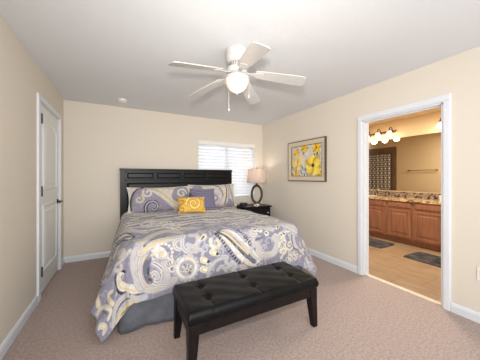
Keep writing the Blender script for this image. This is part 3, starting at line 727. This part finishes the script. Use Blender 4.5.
def draw_left(pr):
    pr.fill([(-.42,-.22),(-.44,.02),(-.36,.17),(-.22,.2),(-.1,.12),(.02,0),(.12,-.12),(.2,-.22),(-.1,-.25)], LAV)
    pr.line([(-.44,-.16),(-.45,0),(-.38,.15),(-.26,.21)], .022, INK); pr.line([(-.47,-.2),(-.49,0),(-.42,.18),(-.26,.25)], .03, CREAM)
    pr.line([(-.22,.22),(-.08,.12),(.08,-.02),(.22,-.14),(.42,-.18)], .085, CREAM); pr.line([(-.2,.23),(-.06,.13),(.1,-.01),(.24,-.12),(.42,-.15)], .03, GOLD)
    scroll(pr, (-.2,.1), .08, 2.5, 1.1, 1, .035, False); scroll(pr, (-.33,.0), .07, 1, 1.1, -1, .03)
    pts = curl((-.13,-.14), .12, 3.6, .95, -1); pr.line(pts, .06, INK, .03); pr.line(pts, .02, PALE)
    pr.fill([(.16,.0),(.22,.16),(.4,.2),(.48,.02),(.4,-.1),(.25,-.08)], LAV); scroll(pr, (.33,.07), .09, 0, 1.2, 1, .035, False); scroll(pr, (.16,.17), .06, 2, 1, 1, .03)
    pr.fill([(.24,-.2),(.5,-.16),(.5,-.26),(.2,-.27)], (84, 80, 116)); pr.line([(-.1,.26),(.1,.2),(.28,.25)], .02, GOLD)
def draw_right(pr):
    pr.line(curl((-.02,-.02), .22, 1.6, .9, -1), .02, INK); pr.line(curl((-.02,-.02), .19, 1.6, .9, -1), .03, CREAM)
    pr.fill([(-.16,-.16),(-.14,.06),(-.02,.14),(.12,.08),(.14,-.1),(.02,-.2)], (196, 188, 196)); scroll(pr, (-.02,-.02), .11, 0, 1.3, 1, .05, False)
    pr.line(curl((-.02,-.04), .1, 2, 1.1, 1), .035, LAV); pr.line([(.3,.22),(.29,.02),(.24,-.16),(.16,-.24)], .02, LAV); pr.line([(.34,.2),(.35,0),(.4,-.2)], .028, LAV)
    pr.fill([(.2,-.24),(.3,-.08),(.4,-.24)], LAV); pr.line([(.26,.22),(.24,.02),(.18,-.18)], .02, INK)
    pr.fill([(-.44,-.2),(-.4,.16),(-.25,.2),(-.22,-.1)], LAV); scroll(pr, (-.33,.02), .09, 0, 1.2, 1, .04); pr.line([(-.44,.2),(-.1,.21),(.2,.2)], .025, PALE)
sham('wide paisley pillow at the left against the headboard', (.585, 3.89, .915), 1.02, .45, .21, R(20), R(-2), R(.6), draw_left)
sham('paisley pillow at the right, half hidden behind the purple one', (1.535, 3.96, .932), .94, .455, .18, R(16), R(2), R(.5), draw_right)
mb, P = pillow_mesh(.43, .41, .17, 90, 84)
o = obj('pillow', mb, M['purple'], smooth=True); tag(o, 'square purple pillow with tiny white dots', 'pillow', 'pillows against the headboard')
pr = Print(P, (80, 75, 108))
for i in range(-7, 8):
    for j in range(-7, 8): pr.dot((i*.034+(.017 if j % 2 else 0), j*.034), .0085, (206, 202, 214), .004)
paint(o, pr.C); place_pillow(o, (1.245, 3.70, .897), R(24), R(-4), R(-1))
mb, P = pillow_mesh(.43, .265, .15, 90, 60)
o = obj('pillow', mb, M['yellow'], smooth=True); tag(o, 'small oblong mustard yellow pillow in front of the others', 'pillow', 'pillows against the headboard')
pr = Print(P, (226, 182, 78))
pts = curl((.02, 0), .12, 3.2, 1.5, -1); pr.line(pts, .05, (190, 140, 44)); pr.line(pts, .024, (244, 212, 124))
pr.line(curl((-.17, .04), .075, 1, 1.2, 1), .03, (186, 138, 46)); pr.line(curl((-.16, -.08), .05, 2, 1.1, 1), .02, (176, 128, 42))
pr.line([(.12,.1),(.2,.02),(.16,-.1)], .025, (196, 148, 52)); pr.line([(.2,.11),(.235,.0),(.21,-.11)], .015, (238, 204, 112))
paint(o, pr.C); place_pillow(o, (.975, 3.45, .848), R(28), R(-3), R(-1.5))

# ------------------------------------------------------------------ bench
bn = thing('bench', 'black tufted leather bench at the foot of the bed', 'bench', (.937, 1.63, 0))
bw, bd = .564, .232
# tufted cushion as one closed skin
nx, ny = 120, 60
u = np.linspace(-1, 1, nx); v = np.linspace(-1, 1, ny); Ug, Vg = np.meshgrid(u, v)
px, py = Ug*bw, Vg*bd
edge = np.minimum(bw-np.abs(px), bd-np.abs(py)); rr = .028
e = np.clip(edge/rr, 0, 1); zt = .392+.028*np.sqrt(1-(1-e)**2)+.006*np.clip(edge/.15, 0, 1)
tufts = [(a, b_) for a in (-.38, 0, .38) for b_ in (-.085, .085)]
for tx, ty in tufts:
    d = np.hypot(px-tx, py-ty); zt = zt - .022*np.exp(-(d/.026)**2) - .006*np.exp(-(d/.07)**2)
for tx in (-.38, 0, .38):
    zt = zt - .004*np.exp(-((px-tx)/.008)**2)*np.clip((np.abs(py)-.07)/.02, 0, 1) - .0025*np.exp(-((px-tx)/.008)**2)
zt = zt + .002*np.sin(px*31+py*17)*np.sin(py*23)*np.clip(edge/.05, 0, 1)
mb = MB().grid(px, py, zt)
ring = list(range(nx)) + [j*nx+nx-1 for j in range(1, ny)] + [(ny-1)*nx+i for i in range(nx-2, -1, -1)] + [j*nx for j in range(ny-2, 0, -1)]
low = []
for lev, (zl, ins) in enumerate(((.378, -.003), (.358, -.004), (.342, 0.0), (.335, .008))):
    base = len(mb.v)
    for i in ring:
        x, y, _ = mb.v[i]; mb.v.append((x*(1-ins/bw), y*(1-ins/bd), zl))
    prev = ring if lev == 0 else low
    low = list(range(base, base+len(ring)))
    mb.f += [(prev[i], prev[(i+1) % len(ring)], low[(i+1) % len(ring)], low[i]) for i in range(len(ring))]
mb.f.append(tuple(low))
cu = obj('cushion', mb, M['leather'], bn, smooth=True)
for tx, ty in tufts:
    obj('tuft_button', MB().lathe([(.012, .400), (.012, .404), (.008, .409), (0, .411)], (tx, ty, 0), 16), M['leather'], cu, smooth='auto')
obj('apron', MB().box((-bw+.012, -bd+.012, .262), (bw-.012, -bd+.034, .335)).box((-bw+.012, bd-.034, .262), (bw-.012, bd-.012, .335))
    .box((-bw+.012, -bd+.034, .262), (-bw+.034, bd-.034, .335)).box((bw-.034, -bd+.034, .262), (bw-.012, bd-.034, .335)).box((-bw+.034, -bd+.034, .31), (bw-.034, bd-.034, .335)), M['espresso'], bn, bevel=.003)
for sx in (-1, 1):
    for sy in (-1, 1):
        obj('leg', MB().frustum((sx*(bw-.024), sy*(bd-.024)), (.022, .022), 0, (sx*(bw-.044), sy*(bd-.044)), (.038, .038), .334), M['espresso'], bn, bevel=.003)

# ------------------------------------------------------------------ nightstand, lamp, clock radio
nsx, nsy = 2.40, 3.945
ns_ = thing('nightstand', 'black one-drawer nightstand between the bed and the right wall', 'nightstand', (nsx, nsy, 0))
obj('table_top', MB().box((-.30, -.235, .683), (.30, .225, .71)), M['black_wood'], ns_, bevel=.005)
obj('body', MB().box((-.275, -.205, .30), (-.255, .215, .683)).box((.255, -.205, .30), (.275, .215, .683)).box((-.255, .195, .30), (.255, .215, .683)).box((-.255, -.205, .30), (.255, .195, .32)).box((-.255, -.205, .66), (.255, .195, .683)).box((-.255, -.205, .475), (.255, .195, .49)), M['black_wood'], ns_, bevel=.002)
for z0_, z1_ in ((.494, .656), (.324, .471)):
    dr = obj('drawer', MB().box((-.251, -.215, z0_), (.251, .15, z1_)).raised('y', -.2149, -1, -.235, .235, z0_+.015, z1_-.015, .014, .006), M['black_wood'], ns_, bevel=.002)
    for kx in (-.19, .19):
        obj('knob', MB().lathe([(.006, -.221), (.006, -.232), (.015, -.238), (.015, -.246), (.008, -.252), (0, -.253)], (kx, 0, (z0_+z1_)/2), 16, 'y'), M['chrome'], dr, smooth='auto')
for sx in (-1, 1):
    for sy in (-1, 1):
        obj('leg', MB().frustum((sx*.255, sy*.19), (.016, .016), 0, (sx*.252, sy*.185), (.024, .024), .30), M['black_wood'], ns_, bevel=.002)

lx, ly = 2.47, 3.93
lp = thing('table_lamp', 'table lamp with dark oval ring base and pale drum shade', 'lamp', (lx, ly, .71), R(-32))
obj('lamp_base', MB().box((-.065, -.045, 0), (.065, .045, .014)).box((-.035, -.03, .014), (.035, .03, .03)), M['nickel'], lp, bevel=.003)
rg = []
for k in range(48):
    t = 2*math.pi*k/48; rg.append((.102*math.cos(t), 0, .222+.176*math.sin(t)))
obj('ring', MB().tube(rg, .0235, 14, True), M['bronze'], lp, smooth=True)
obj('neck', MB().lathe([(.012, .415), (.018, .428), (.01, .445), (.01, .50), (.017, .505), (.017, .55), (0, .551)], n=16), M['bronze'], lp, smooth='auto')
shd = MB(); n = 56; ro0, ro1, sz0, sz1 = .205, .185, .455, .735
shd.lathe([(ro0, sz0), (ro1, sz1), (ro1-.004, sz1), (ro0-.004, sz0), (ro0, sz0)], n=n)
sh = obj('lamp_shade', shd, M['shade'], lp, smooth='auto')
obj('shade_trim', MB().lathe([(ro0+.001, sz0), (ro0+.001, sz0+.008), (ro0-.005, sz0+.008), (ro0-.005, sz0), (ro0+.001, sz0)], n=n), M['shade'], sh)
sp = MB()
for k in range(3):
    t = 2*math.pi*k/3; sp.tube([(0, 0, .715), (.18*math.cos(t), .18*math.sin(t), .725)], .0025, 6)
sp.tube([(0, 0, .548), (0, 0, .745)], .003, 6)
obj('harp', sp, M['nickel'], lp)
obj('finial', MB().lathe([(.005, .742), (.01, .752), (.006, .762), (0, .768)], n=12), M['bronze'], lp, smooth='auto')
obj('bulb', MB().lathe([(.013, .551), (.03, .59), (.031, .61), (.02, .635), (0, .645)], n=20), M['bulb'], lp, smooth=True)
pl = bpy.data.lights.new('bulb_light', 'POINT'); pl.energy = 3.0; pl.color = (1, .86, .74); pl.shadow_soft_size = .035
po = bpy.data.objects.new('bulb_light', pl); COL.objects.link(po); po.location = (lx, ly, .71+.66)

ck = thing('clock_radio', 'low rounded black clock radio on the nightstand beside the lamp', 'clock', (2.20, 4.0, .71), R(-20))
prof = [(0, .0), (.075, 0), (.085, .012), (.082, .04), (.06, .058), (0, .062)]
cb = MB().lathe(prof, n=36); cb.v = [(x, y*.62, z) for x, y, z in cb.v]
obj('case', cb, M['black_plastic'], ck, smooth='auto')
obj('display', MB().box((-.045, -.053, .016), (.045, -.040, .042)), M['display'], ck, bevel=.003)

# ------------------------------------------------------------------ picture on the right wall
ac = (XR, 2.866, 1.562); aw, ah = .872, .70
ar = thing('framed_picture', 'framed picture of yellow flowers hanging on the right wall', 'picture', ac)
fr = MB()
def rect_ring(mb, ow, oh, iw, ih, d0, d1, di):
    """a mitred frame ring: outer edge out to d0, sloping to depth di at the inner edge"""
    o_ = [(-ow,-oh),(ow,-oh),(ow,oh),(-ow,oh)]; i_ = [(-iw,-ih),(iw,-ih),(iw,ih),(-iw,ih)]
    vs = [(d1, a, b) for a, b in o_] + [(-d0, a, b) for a, b in o_] + [(-di, a, b) for a, b in i_] + [(d1, a, b) for a, b in i_]
    fs = []
    for k in range(4):
        k2 = (k+1) % 4
        for j in range(3): fs.append((j*4+k, j*4+k2, (j+1)*4+k2, (j+1)*4+k))
        fs.append((12+k, 12+k2, k2, k))
    mb.add(vs, fs); return mb
W2, H2 = aw/2, ah/2
fo = obj('frame', rect_ring(MB(), W2, H2, W2-.014, H2-.014, .034, -.001, .036), M['frame_dark'], ar)
obj('frame_face', rect_ring(MB(), W2-.014, H2-.014, W2-.084, H2-.088, .033, -.002, .020), M['frame_champ'], ar)
obj('inner_lip', rect_ring(MB(), W2-.084, H2-.084, W2-.092, H2-.092, .022, -.002, .018), M['frame_dark'], ar)
nx, ny = 190, 140; pwid, phgt = W2-.086, H2-.086
Yg, Zg = np.meshgrid(np.linspace(-pwid, pwid, nx), np.linspace(-phgt, phgt, ny))
pic = obj('print', MB().grid(np.full_like(Yg, -.012), Yg, Zg), M['art'], ar)
Pp = np.stack([(pwid-Yg.ravel())/(2*pwid), (phgt-Zg.ravel())/(2*phgt)], -1)      # 0..1 from the left, 0..1 from the top, as hung
Pq = Pp*np.array([1.35, 1.0])
pr = Print(Pq, (206, 202, 200))
n1 = vnoise(Pq, 5, 3); n2 = vnoise(Pq, 13, 5)
k = np.clip((n1-.55)*3, 0, 1)[:, None]; pr.C = pr.C*(1-k*.75)+lin((160, 158, 166))*k*.75
k = np.clip((n2-.62)*4, 0, 1)[:, None]; pr.C = pr.C*(1-k*.6)+lin((236, 232, 226))*k*.6
def bloom(c, r, n, col, core=None, tilt=0.0, sq=1.0):
    dk = tuple(int(x*f) for x, f in zip(col, (.86, .80, .62))); lt = tuple(min(255, int(x*1.05+8)) for x in col)
    for ring in (0, 1):
        for i in range(n):
            a = tilt+ring*math.pi/n+2*math.pi*i/n; q = r*(1-.22*ring)*(1+.10*math.sin(i*2.3)); dx, dy = math.cos(a), sq*math.sin(a)
            pr.fill([(c[0]+q*(dx*t-dy*w_), c[1]+q*(dy*t+dx*w_)) for t, w_ in ((.08,.03),(.45,.19),(.78,.17),(1.0,.0),(.78,-.17),(.45,-.19),(.08,-.03))], (dk, col, lt)[(i+ring) % 3])
            pr.line([(c[0]+q*dx*.15, c[1]+q*dy*.15), (c[0]+q*dx*.7, c[1]+q*dy*.7)], .012, dk, .005)
    if core: pr.dot(c, r*.17, core); pr.dot((c[0]+.01, c[1]-.01), r*.09, (96, 72, 40))
def washes(c, r, col, al):
    d = np.hypot(Pq[:, 0]-c[0], Pq[:, 1]-c[1])+.05*(n2-.5); a = np.clip(1-d/r, 0, 1)*al; pr.C = pr.C*(1-a[:, None])+lin(col)*a[:, None]
washes((.2, .55), .36, (240, 210, 120), 1.1); washes((.45, .45), .24, (242, 220, 150), .9); washes((.95, .45), .3, (232, 214, 160), .6)
g = np.random.default_rng(3)
for i in range(26):
    c = (g.random()*1.35, .05+.95*g.random()); a = g.random()*3
    pr.line([c, (c[0]+.07*math.cos(a), c[1]+.07*math.sin(a)), (c[0]+.12*math.cos(a+.5), c[1]+.12*math.sin(a+.5))], .03, ((176, 172, 176), (226, 222, 218), (150, 146, 146))[i % 3], .008)
bloom((.24, .2), .17, 7, (232, 196, 84)); bloom((.62, .05), .2, 8, (228, 188, 66), None, .3); bloom((.3, .62), .2, 8, (242, 212, 120), None, .1)
bloom((1.13, .12), .19, 8, (234, 190, 50), (140, 100, 34)); bloom((.22, .98), .19, 8, (230, 190, 76)); bloom((1.24, .95), .16, 7, (232, 192, 66), (100, 74, 36))
for c in ((.06,.72),(.47,.86),(.62,.95),(.56,.24),(.74,.92),(.06,.95),(.66,.8),(.52,.72)): pr.fill(teardrop(c, .14, .06, 1.1, .3), (104, 98, 98)); pr.line([c, (c[0]+.04, c[1]+.09)], .014, (112, 104, 100))
for c in ((1.05,.38),(1.16,.34)): pr.fill(teardrop(c, .19, .075, 1.75, .2), (58, 50, 46))
bloom((.99, .66), .36, 11, (244, 212, 88), (66, 50, 34), .2)
paint(pic, pr.C)

# ------------------------------------------------------------------ ceiling fan
FZ = 2.44
fan = thing('ceiling_fan', 'white five-blade ceiling fan with a lit glass bowl', 'ceiling fan', (.94, 1.833, FZ))
obj('motor_housing', MB().lathe([(.096, 0), (.104, -.008), (.104, -.082), (.098, -.105), (.082, -.122), (0, -.122)], n=48), M['fan_white'], fan, smooth='auto')
nk = obj('switch_housing', MB().lathe([(.066, -.121), (.066, -.150), (.080, -.156), (.092, -.168), (.092, -.200), (.082, -.212), (.056, -.220), (.056, -.236), (0, -.236)], n=40), M['fan_white'], fan, smooth='auto')
vt = MB()
for k in range(20):
    t = 2*math.pi*k/20; c, s = math.cos(t), math.sin(t); vt.tube([(.067*c, .067*s, -.125), (.067*c, .067*s, -.147)], .0045, 6)
obj('vent', vt, M['fan_dark'], nk)
obj('fitter', MB().lathe([(.058, -.2355), (.098, -.240), (.110, -.248), (.111, -.262), (.106, -.265), (0, -.265)], n=48), M['fan_white'], fan, smooth='auto')
bowl = [(.107, -.2655)] + [(.108*math.cos(a), -.268-.112*math.sin(a)) for a in np.linspace(.08, math.pi/2-.03, 14)] + [(0, -.380)]
obj('glass_bowl', MB().lathe(bowl, n=48), M['fan_glass'], fan, smooth=True)
obj('finial', MB().lathe([(.009, -.378), (.011, -.385), (.006, -.393), (0, -.397)], n=16), M['fan_white'], fan, smooth='auto')
def chain(x, y, z0_, z1_):
    c = MB().tube([(x, y, z0_), (x*1.01, y*1.01, z1_)], .0016, 6).lathe([(0, z1_+.004), (.006, z1_-.004), (.007, z1_-.022), (0, z1_-.028)], (x, y, 0), 10)
    obj('pull_chain', c, M['fan_white'], fan, smooth='auto')
chain(.075, -.088, -.262, -.42); chain(-.03, .112, -.262, -.50)
for k in range(5):
    ang = R(186.6 + 72*k)
    poly = [(.175, -.050), (.28, -.058), (.52, -.068), (.595, -.068), (.615, -.058), (.622, -.03), (.622, .03), (.615, .058), (.595, .068), (.52, .068), (.28, .058), (.175, .050)]
    mt = Matrix.Rotation(ang, 4, 'Z') @ Matrix.Translation((.08, 0, -.205)) @ Matrix.Rotation(R(9), 4, 'Y') @ Matrix.Translation((-.08, 0, 0)) @ Matrix.Rotation(R(-11), 4, 'X')
    bo = obj('blade', MB().prism(poly, -.004, .004).xf(mt), M['fan_white'], fan, bevel=.002)
    ir = MB().prism([(.075, -.016), (.14, -.014), (.18, -.033), (.235, -.038), (.25, -.02), (.25, .02), (.235, .038), (.18, .033), (.14, .014), (.075, .016)], -.012, -.0045).xf(mt)
    obj('blade_bracket', ir, M['fan_white'], bo, bevel=.002)
fl = bpy.data.lights.new('fan_bowl_light', 'POINT'); fl.energy = 2.0; fl.color = (1, .84, .68); fl.shadow_soft_size = .10
fo_ = bpy.data.objects.new('fan_bowl_light', fl); COL.objects.link(fo_); fo_.location = (.94, 1.833, 1.975)

# ------------------------------------------------------------------ bathroom
VX = 4.76                                    # cabinet face plane
def cabinet(name, label, y0, y1, doors, fronts, knobs):
    c = thing(name, label, 'cabinet', (VX+.26, (y0+y1)/2, 0), 0, 'vanity base cabinets')
    O = Vector((VX+.26, (y0+y1)/2, 0)); e = .001
    bd_ = MB().box((VX, y0+e, .10), (BX-.004, y1-e, .82)); 
    obj('carcass', bd_.shift(-O), M['cabinet'], c, bevel=.002)
    obj('toe_kick', MB().box((VX+.07, y0+e, 0), (BX-.004, y1-e, .099)).shift(-O), M['cabinet'], c)
    for (a, b_, z0_, z1_, nm) in [(a, b_, .135, .665, 'door') for a, b_ in doors] + [(a, b_, .692, .805, 'drawer') for a, b_ in fronts]:
        mb = MB().box((VX-.014, a, z0_), (VX-.001, b_, z1_))
        if nm == 'door':
            mb.box((VX-.024, a, z0_), (VX-.014, a+.05, z1_)).box((VX-.024, b_-.05, z0_), (VX-.014, b_, z1_)).box((VX-.024, a+.05, z0_), (VX-.014, b_-.05, z0_+.05)).box((VX-.024, a+.05, z1_-.05), (VX-.014, b_-.05, z1_))
            mb.raised('x', VX-.0141, -1, a+.06, b_-.06, z0_+.06, z1_-.06, .04, .010)
        else: mb.raised('x', VX-.0139, -1, a+.004, b_-.004, z0_+.004, z1_-.004, .016, .006)
        p = obj(nm, mb.shift(-O), M['cabinet'], c, bevel=.002)
        for ky, kz in knobs:
            if a < ky < b_ and z0_ < kz < z1_:
                obj('knob', MB().lathe([(.006, VX-.019), (.006, VX-.036), (.015, VX-.042), (.014, VX-.05), (0, VX-.053)], (0, ky, kz), 16, 'x').shift(-O), M['nickel'], p, smooth='auto')
    return c
cabinet('vanity_cabinet', 'cherry wood vanity cabinet with one drawer, below the middle of the mirror', 2.175, 2.635, [(2.20, 2.61)], [(2.20, 2.61)], [(2.24, .63), (2.40, .748)])
cabinet('vanity_cabinet', 'cherry wood vanity cabinet under the faucet, left of the one-drawer cabinet', 2.636, 3.57, [(2.665, 3.085), (3.12, 3.54)], [(2.665, 3.085), (3.12, 3.54)], [(3.05, .63), (3.155, .63)])
cabinet('vanity_cabinet', 'cherry wood vanity cabinet nearest the doorway, at the right end of the view', 1.24, 2.174, [(1.27, 1.69), (1.725, 2.145)], [(1.27, 1.69), (1.725, 2.145)], [(1.65, .63), (1.765, .63)])
ct = thing('countertop', 'speckled brown granite countertop along the bathroom vanity', 'countertop', (5.02, 2.4, .821))
X0, X1, Y0, Y1, hx0_, hx1_, hy0_, hy1_ = VX-.035-5.02, BX-.001-5.02, 1.22-2.4, 3.59-2.4, -.15, .07, .635, .905     # slab with the basin cut out
obj('slab', MB().prism([(X0, Y0), (X1, Y0), (X1, hy0_), (X0, hy0_)], 0, .036).box((X0, hy0_, 0), (hx0_, hy1_, .036)).box((hx1_, hy0_, 0), (X1, hy1_, .036)).box((X0, hy1_, 0), (X1, Y1, .036)), M['granite'], ct)
tag(obj('backsplash', MB().box((BX-.022, 1.22, .8575), (BX-.001, 3.59, .971)), M['granite_dark'], bevel=.002), 'dark speckled granite backsplash strip between the countertop and the mirror', 'backsplash')
CT = .857
mi = tag(obj('vanity_mirror', MB().box((BX-.008, 1.10, .99), (BX-.0005, 3.60, 2.125)), M['mirror']), 'wide frameless mirror above the vanity counter', 'mirror')
fc = thing('faucet', 'brushed nickel two-handle faucet on the granite counter', 'faucet', (5.185, 3.17, CT))
obj('base_plate', MB().box((-.025, -.09, 0), (.025, .09, .012)), M['nickel'], fc, bevel=.004)
obj('spout', MB().tube([(0, 0, .01), (0, 0, .10), (-.015, 0, .135), (-.045, 0, .145), (-.075, 0, .13), (-.085, 0, .105)], [.016, .013, .012, .011, .011, .011], 12), M['nickel'], fc, smooth='auto')
for s in (-1, 1):
    obj('handle', MB().lathe([(.018, .012), (.014, .03), (.016, .055), (.008, .07), (0, .072)], (0, s*.075, 0), 16).tube([(0, s*.075, .06), (-.05, s*.095, .075)], [.007, .005], 8), M['nickel'], fc, smooth='auto')
sk_ = thing('sink', 'white oval basin set into the vanity counter below the faucet', 'sink', (4.98, 3.17, CT))
rim = MB().lathe([(.20, .0005), (.205, .006), (.19, .008), (.15, .004), (.128, -.01), (.11, -.03), (0, -.03)], n=40); rim.v = [(x*.80, y, z) for x, y, z in rim.v]
obj('basin', rim, M['porcelain'], sk_, smooth='auto')
tb = thing('tumbler', 'small white tumbler on the vanity counter by the doorway edge', 'tumbler', (5.05, 1.86, CT))
obj('cup', MB().lathe([(.03, 0), (.036, .10), (.032, .10), (.027, .006), (0, .006)], n=24), M['porcelain'], tb, smooth='auto')

def vanity_light(label, y, z=2.325):
    v = thing('vanity_light', label, 'wall light', (BX, y, z), 0, 'bathroom vanity lights')
    obj('wall_plate', MB().box((-.022, -.33, -.075), (0, .33, -.02)), M['nickel'], v, bevel=.008)
    for dy in (-.25, 0, .25):
        arm = [(-.02, dy, -.045), (-.05, dy, .02), (-.11, dy, .045), (-.145, dy, .02), (-.15, dy, -.02)]
        a = obj('arm', MB().tube(arm, .008, 10).lathe([(.012, -.045), (.024, -.04), (.02, -.015), (.01, -.01)], (-.15, dy, 0), 16), M['bronze'], v, smooth='auto')
        obj('glass_shade', MB().lathe([(.022, -.04), (.04, -.055), (.052, -.085), (.060, -.125), (.066, -.145), (.062, -.145), (.05, -.10), (0, -.05)], (-.15, dy, 0), 24), M['bath_glass'], v, smooth=True)
        l = bpy.data.lights.new('vanity_bulb', 'POINT'); l.energy = 3.2; l.color = (1, .80, .58); l.shadow_soft_size = .06
        lo = bpy.data.objects.new('vanity_bulb', l); COL.objects.link(lo); lo.location = (BX-.15, y+dy, z-.19)
    return v
vanity_light('three-shade vanity light glowing above the mirror over the faucet', 3.04)
vanity_light('vanity light cut by the doorway edge, over the right half of the mirror', 1.66)

# towel bar, shower surround and curtain stand against the near wall; the photo shows them in the mirror
tw = thing('towel_bar', 'thin metal towel bar reflected in the mirror', 'towel bar', (XB, 3.25, 1.48))
obj('bar', MB().tube([(.065, -.34, 0), (.065, .34, 0)], .009, 10), M['nickel'], tw, smooth='auto')
for s in (-1, 1):
    obj('bracket', MB().lathe([(.026, 0), (.026, .008), (.012, .016), (.011, .06), (.016, .066), (.014, .08), (0, .082)], (0, s*.34, 0), 16, 'x'), M['nickel'], tw, smooth='auto')
su = tag(obj('shower_surround', MB().box((XB+.001, 3.93, 0), (XB+.03, 4.05, 2.24)).box((XB+.001, 4.80, 0), (XB+.03, 5.1, 2.24)).box((XB+.001, 4.05, 0), (XB+.02, 4.80, 2.24)), M['taupe'], bevel=.003),
         'taupe tiled shower surround seen in the mirror behind the patterned curtain', 'shower surround')
cr = thing('shower_curtain', 'grey and white patterned shower curtain seen in the mirror', 'shower curtain', (XB+.09, 4.45, 2.02))
obj('curtain_rod', MB().tube([(0, -.42, 0), (0, .50, 0)], .011, 10).lathe([(.025, -.425), (.025, -.415)], (0, 0, 0), 16, 'y'), M['nickel'], cr)
nx, ny = 200, 200
Sg, Zg = np.meshgrid(np.linspace(-.37, .34, nx), np.linspace(-.02, -1.8, ny))
Xg = .022*np.sin(Sg*52)*(1+.2*np.sin(Sg*13)); 
co = obj('curtain_cloth', MB().grid(Xg, Sg, Zg), M['curtain'], cr, smooth=True)
a, b_ = Sg.ravel(), Zg.ravel()
pt = (np.abs(((a*17+.5*np.floor(b_*14)) % 1)-.5)*2 + np.abs(((b_*14) % 1)-.5)*2)
cc = np.where((pt < .95)[:, None], lin((222, 218, 210)), lin((92, 90, 94))); paint(co, cc)
co.modifiers.new('thick', 'SOLIDIFY').thickness = .003
for k in range(9):
    y = -.36+k*.087; obj('curtain_ring', MB().tube([(.02*math.cos(t), y, -.004+.022*math.sin(t)) for t in np.linspace(0, 2*math.pi, 16, endpoint=False)], .002, 6, True), M['nickel'], cr)

# bath rugs
def rug(label, c, hx_, hy_, rot, seed):
    n = 50; g = np.random.default_rng(seed)
    u, v = np.meshgrid(np.linspace(-1, 1, n), np.linspace(-1, 1, n)); k = np.maximum(np.abs(u), np.abs(v))
    e = np.clip((1-k)/.12, 0, 1); z = .004+.022*np.sqrt(1-(1-e)**2)+.004*g.random(u.shape)*e
    rx = np.sign(u)*np.abs(u)*hx_*(1-.03*v**4); ry = v*hy_*(1-.03*u**4)
    mb = MB().grid(rx, ry, z); ring = list(range(n)) + [j*n+n-1 for j in range(1, n)] + [(n-1)*n+i for i in range(n-2, -1, -1)] + [j*n for j in range(n-2, 0, -1)]
    b0 = len(mb.v); mb.v += [(mb.v[i][0], mb.v[i][1], 0.001) for i in ring]
    mb.f += [(ring[i], ring[(i+1) % len(ring)], b0+(i+1) % len(ring), b0+i) for i in range(len(ring))]; mb.f.append(tuple(range(b0, b0+len(ring))))
    o = obj('bath_rug', mb, M['rug'], smooth=True); o.location = c; o.rotation_euler = (0, 0, rot)
    tag(o, label, 'rug', 'dark bath rugs'); return o
rug('dark grey bath rug at the left, in front of the faucet cabinet', (4.34, 2.78, 0), .25, .40, R(2), 1)
rug('dark grey bath rug at the right, cut by the doorway edge', (4.24, 1.60, 0), .24, .38, R(-2), 2)
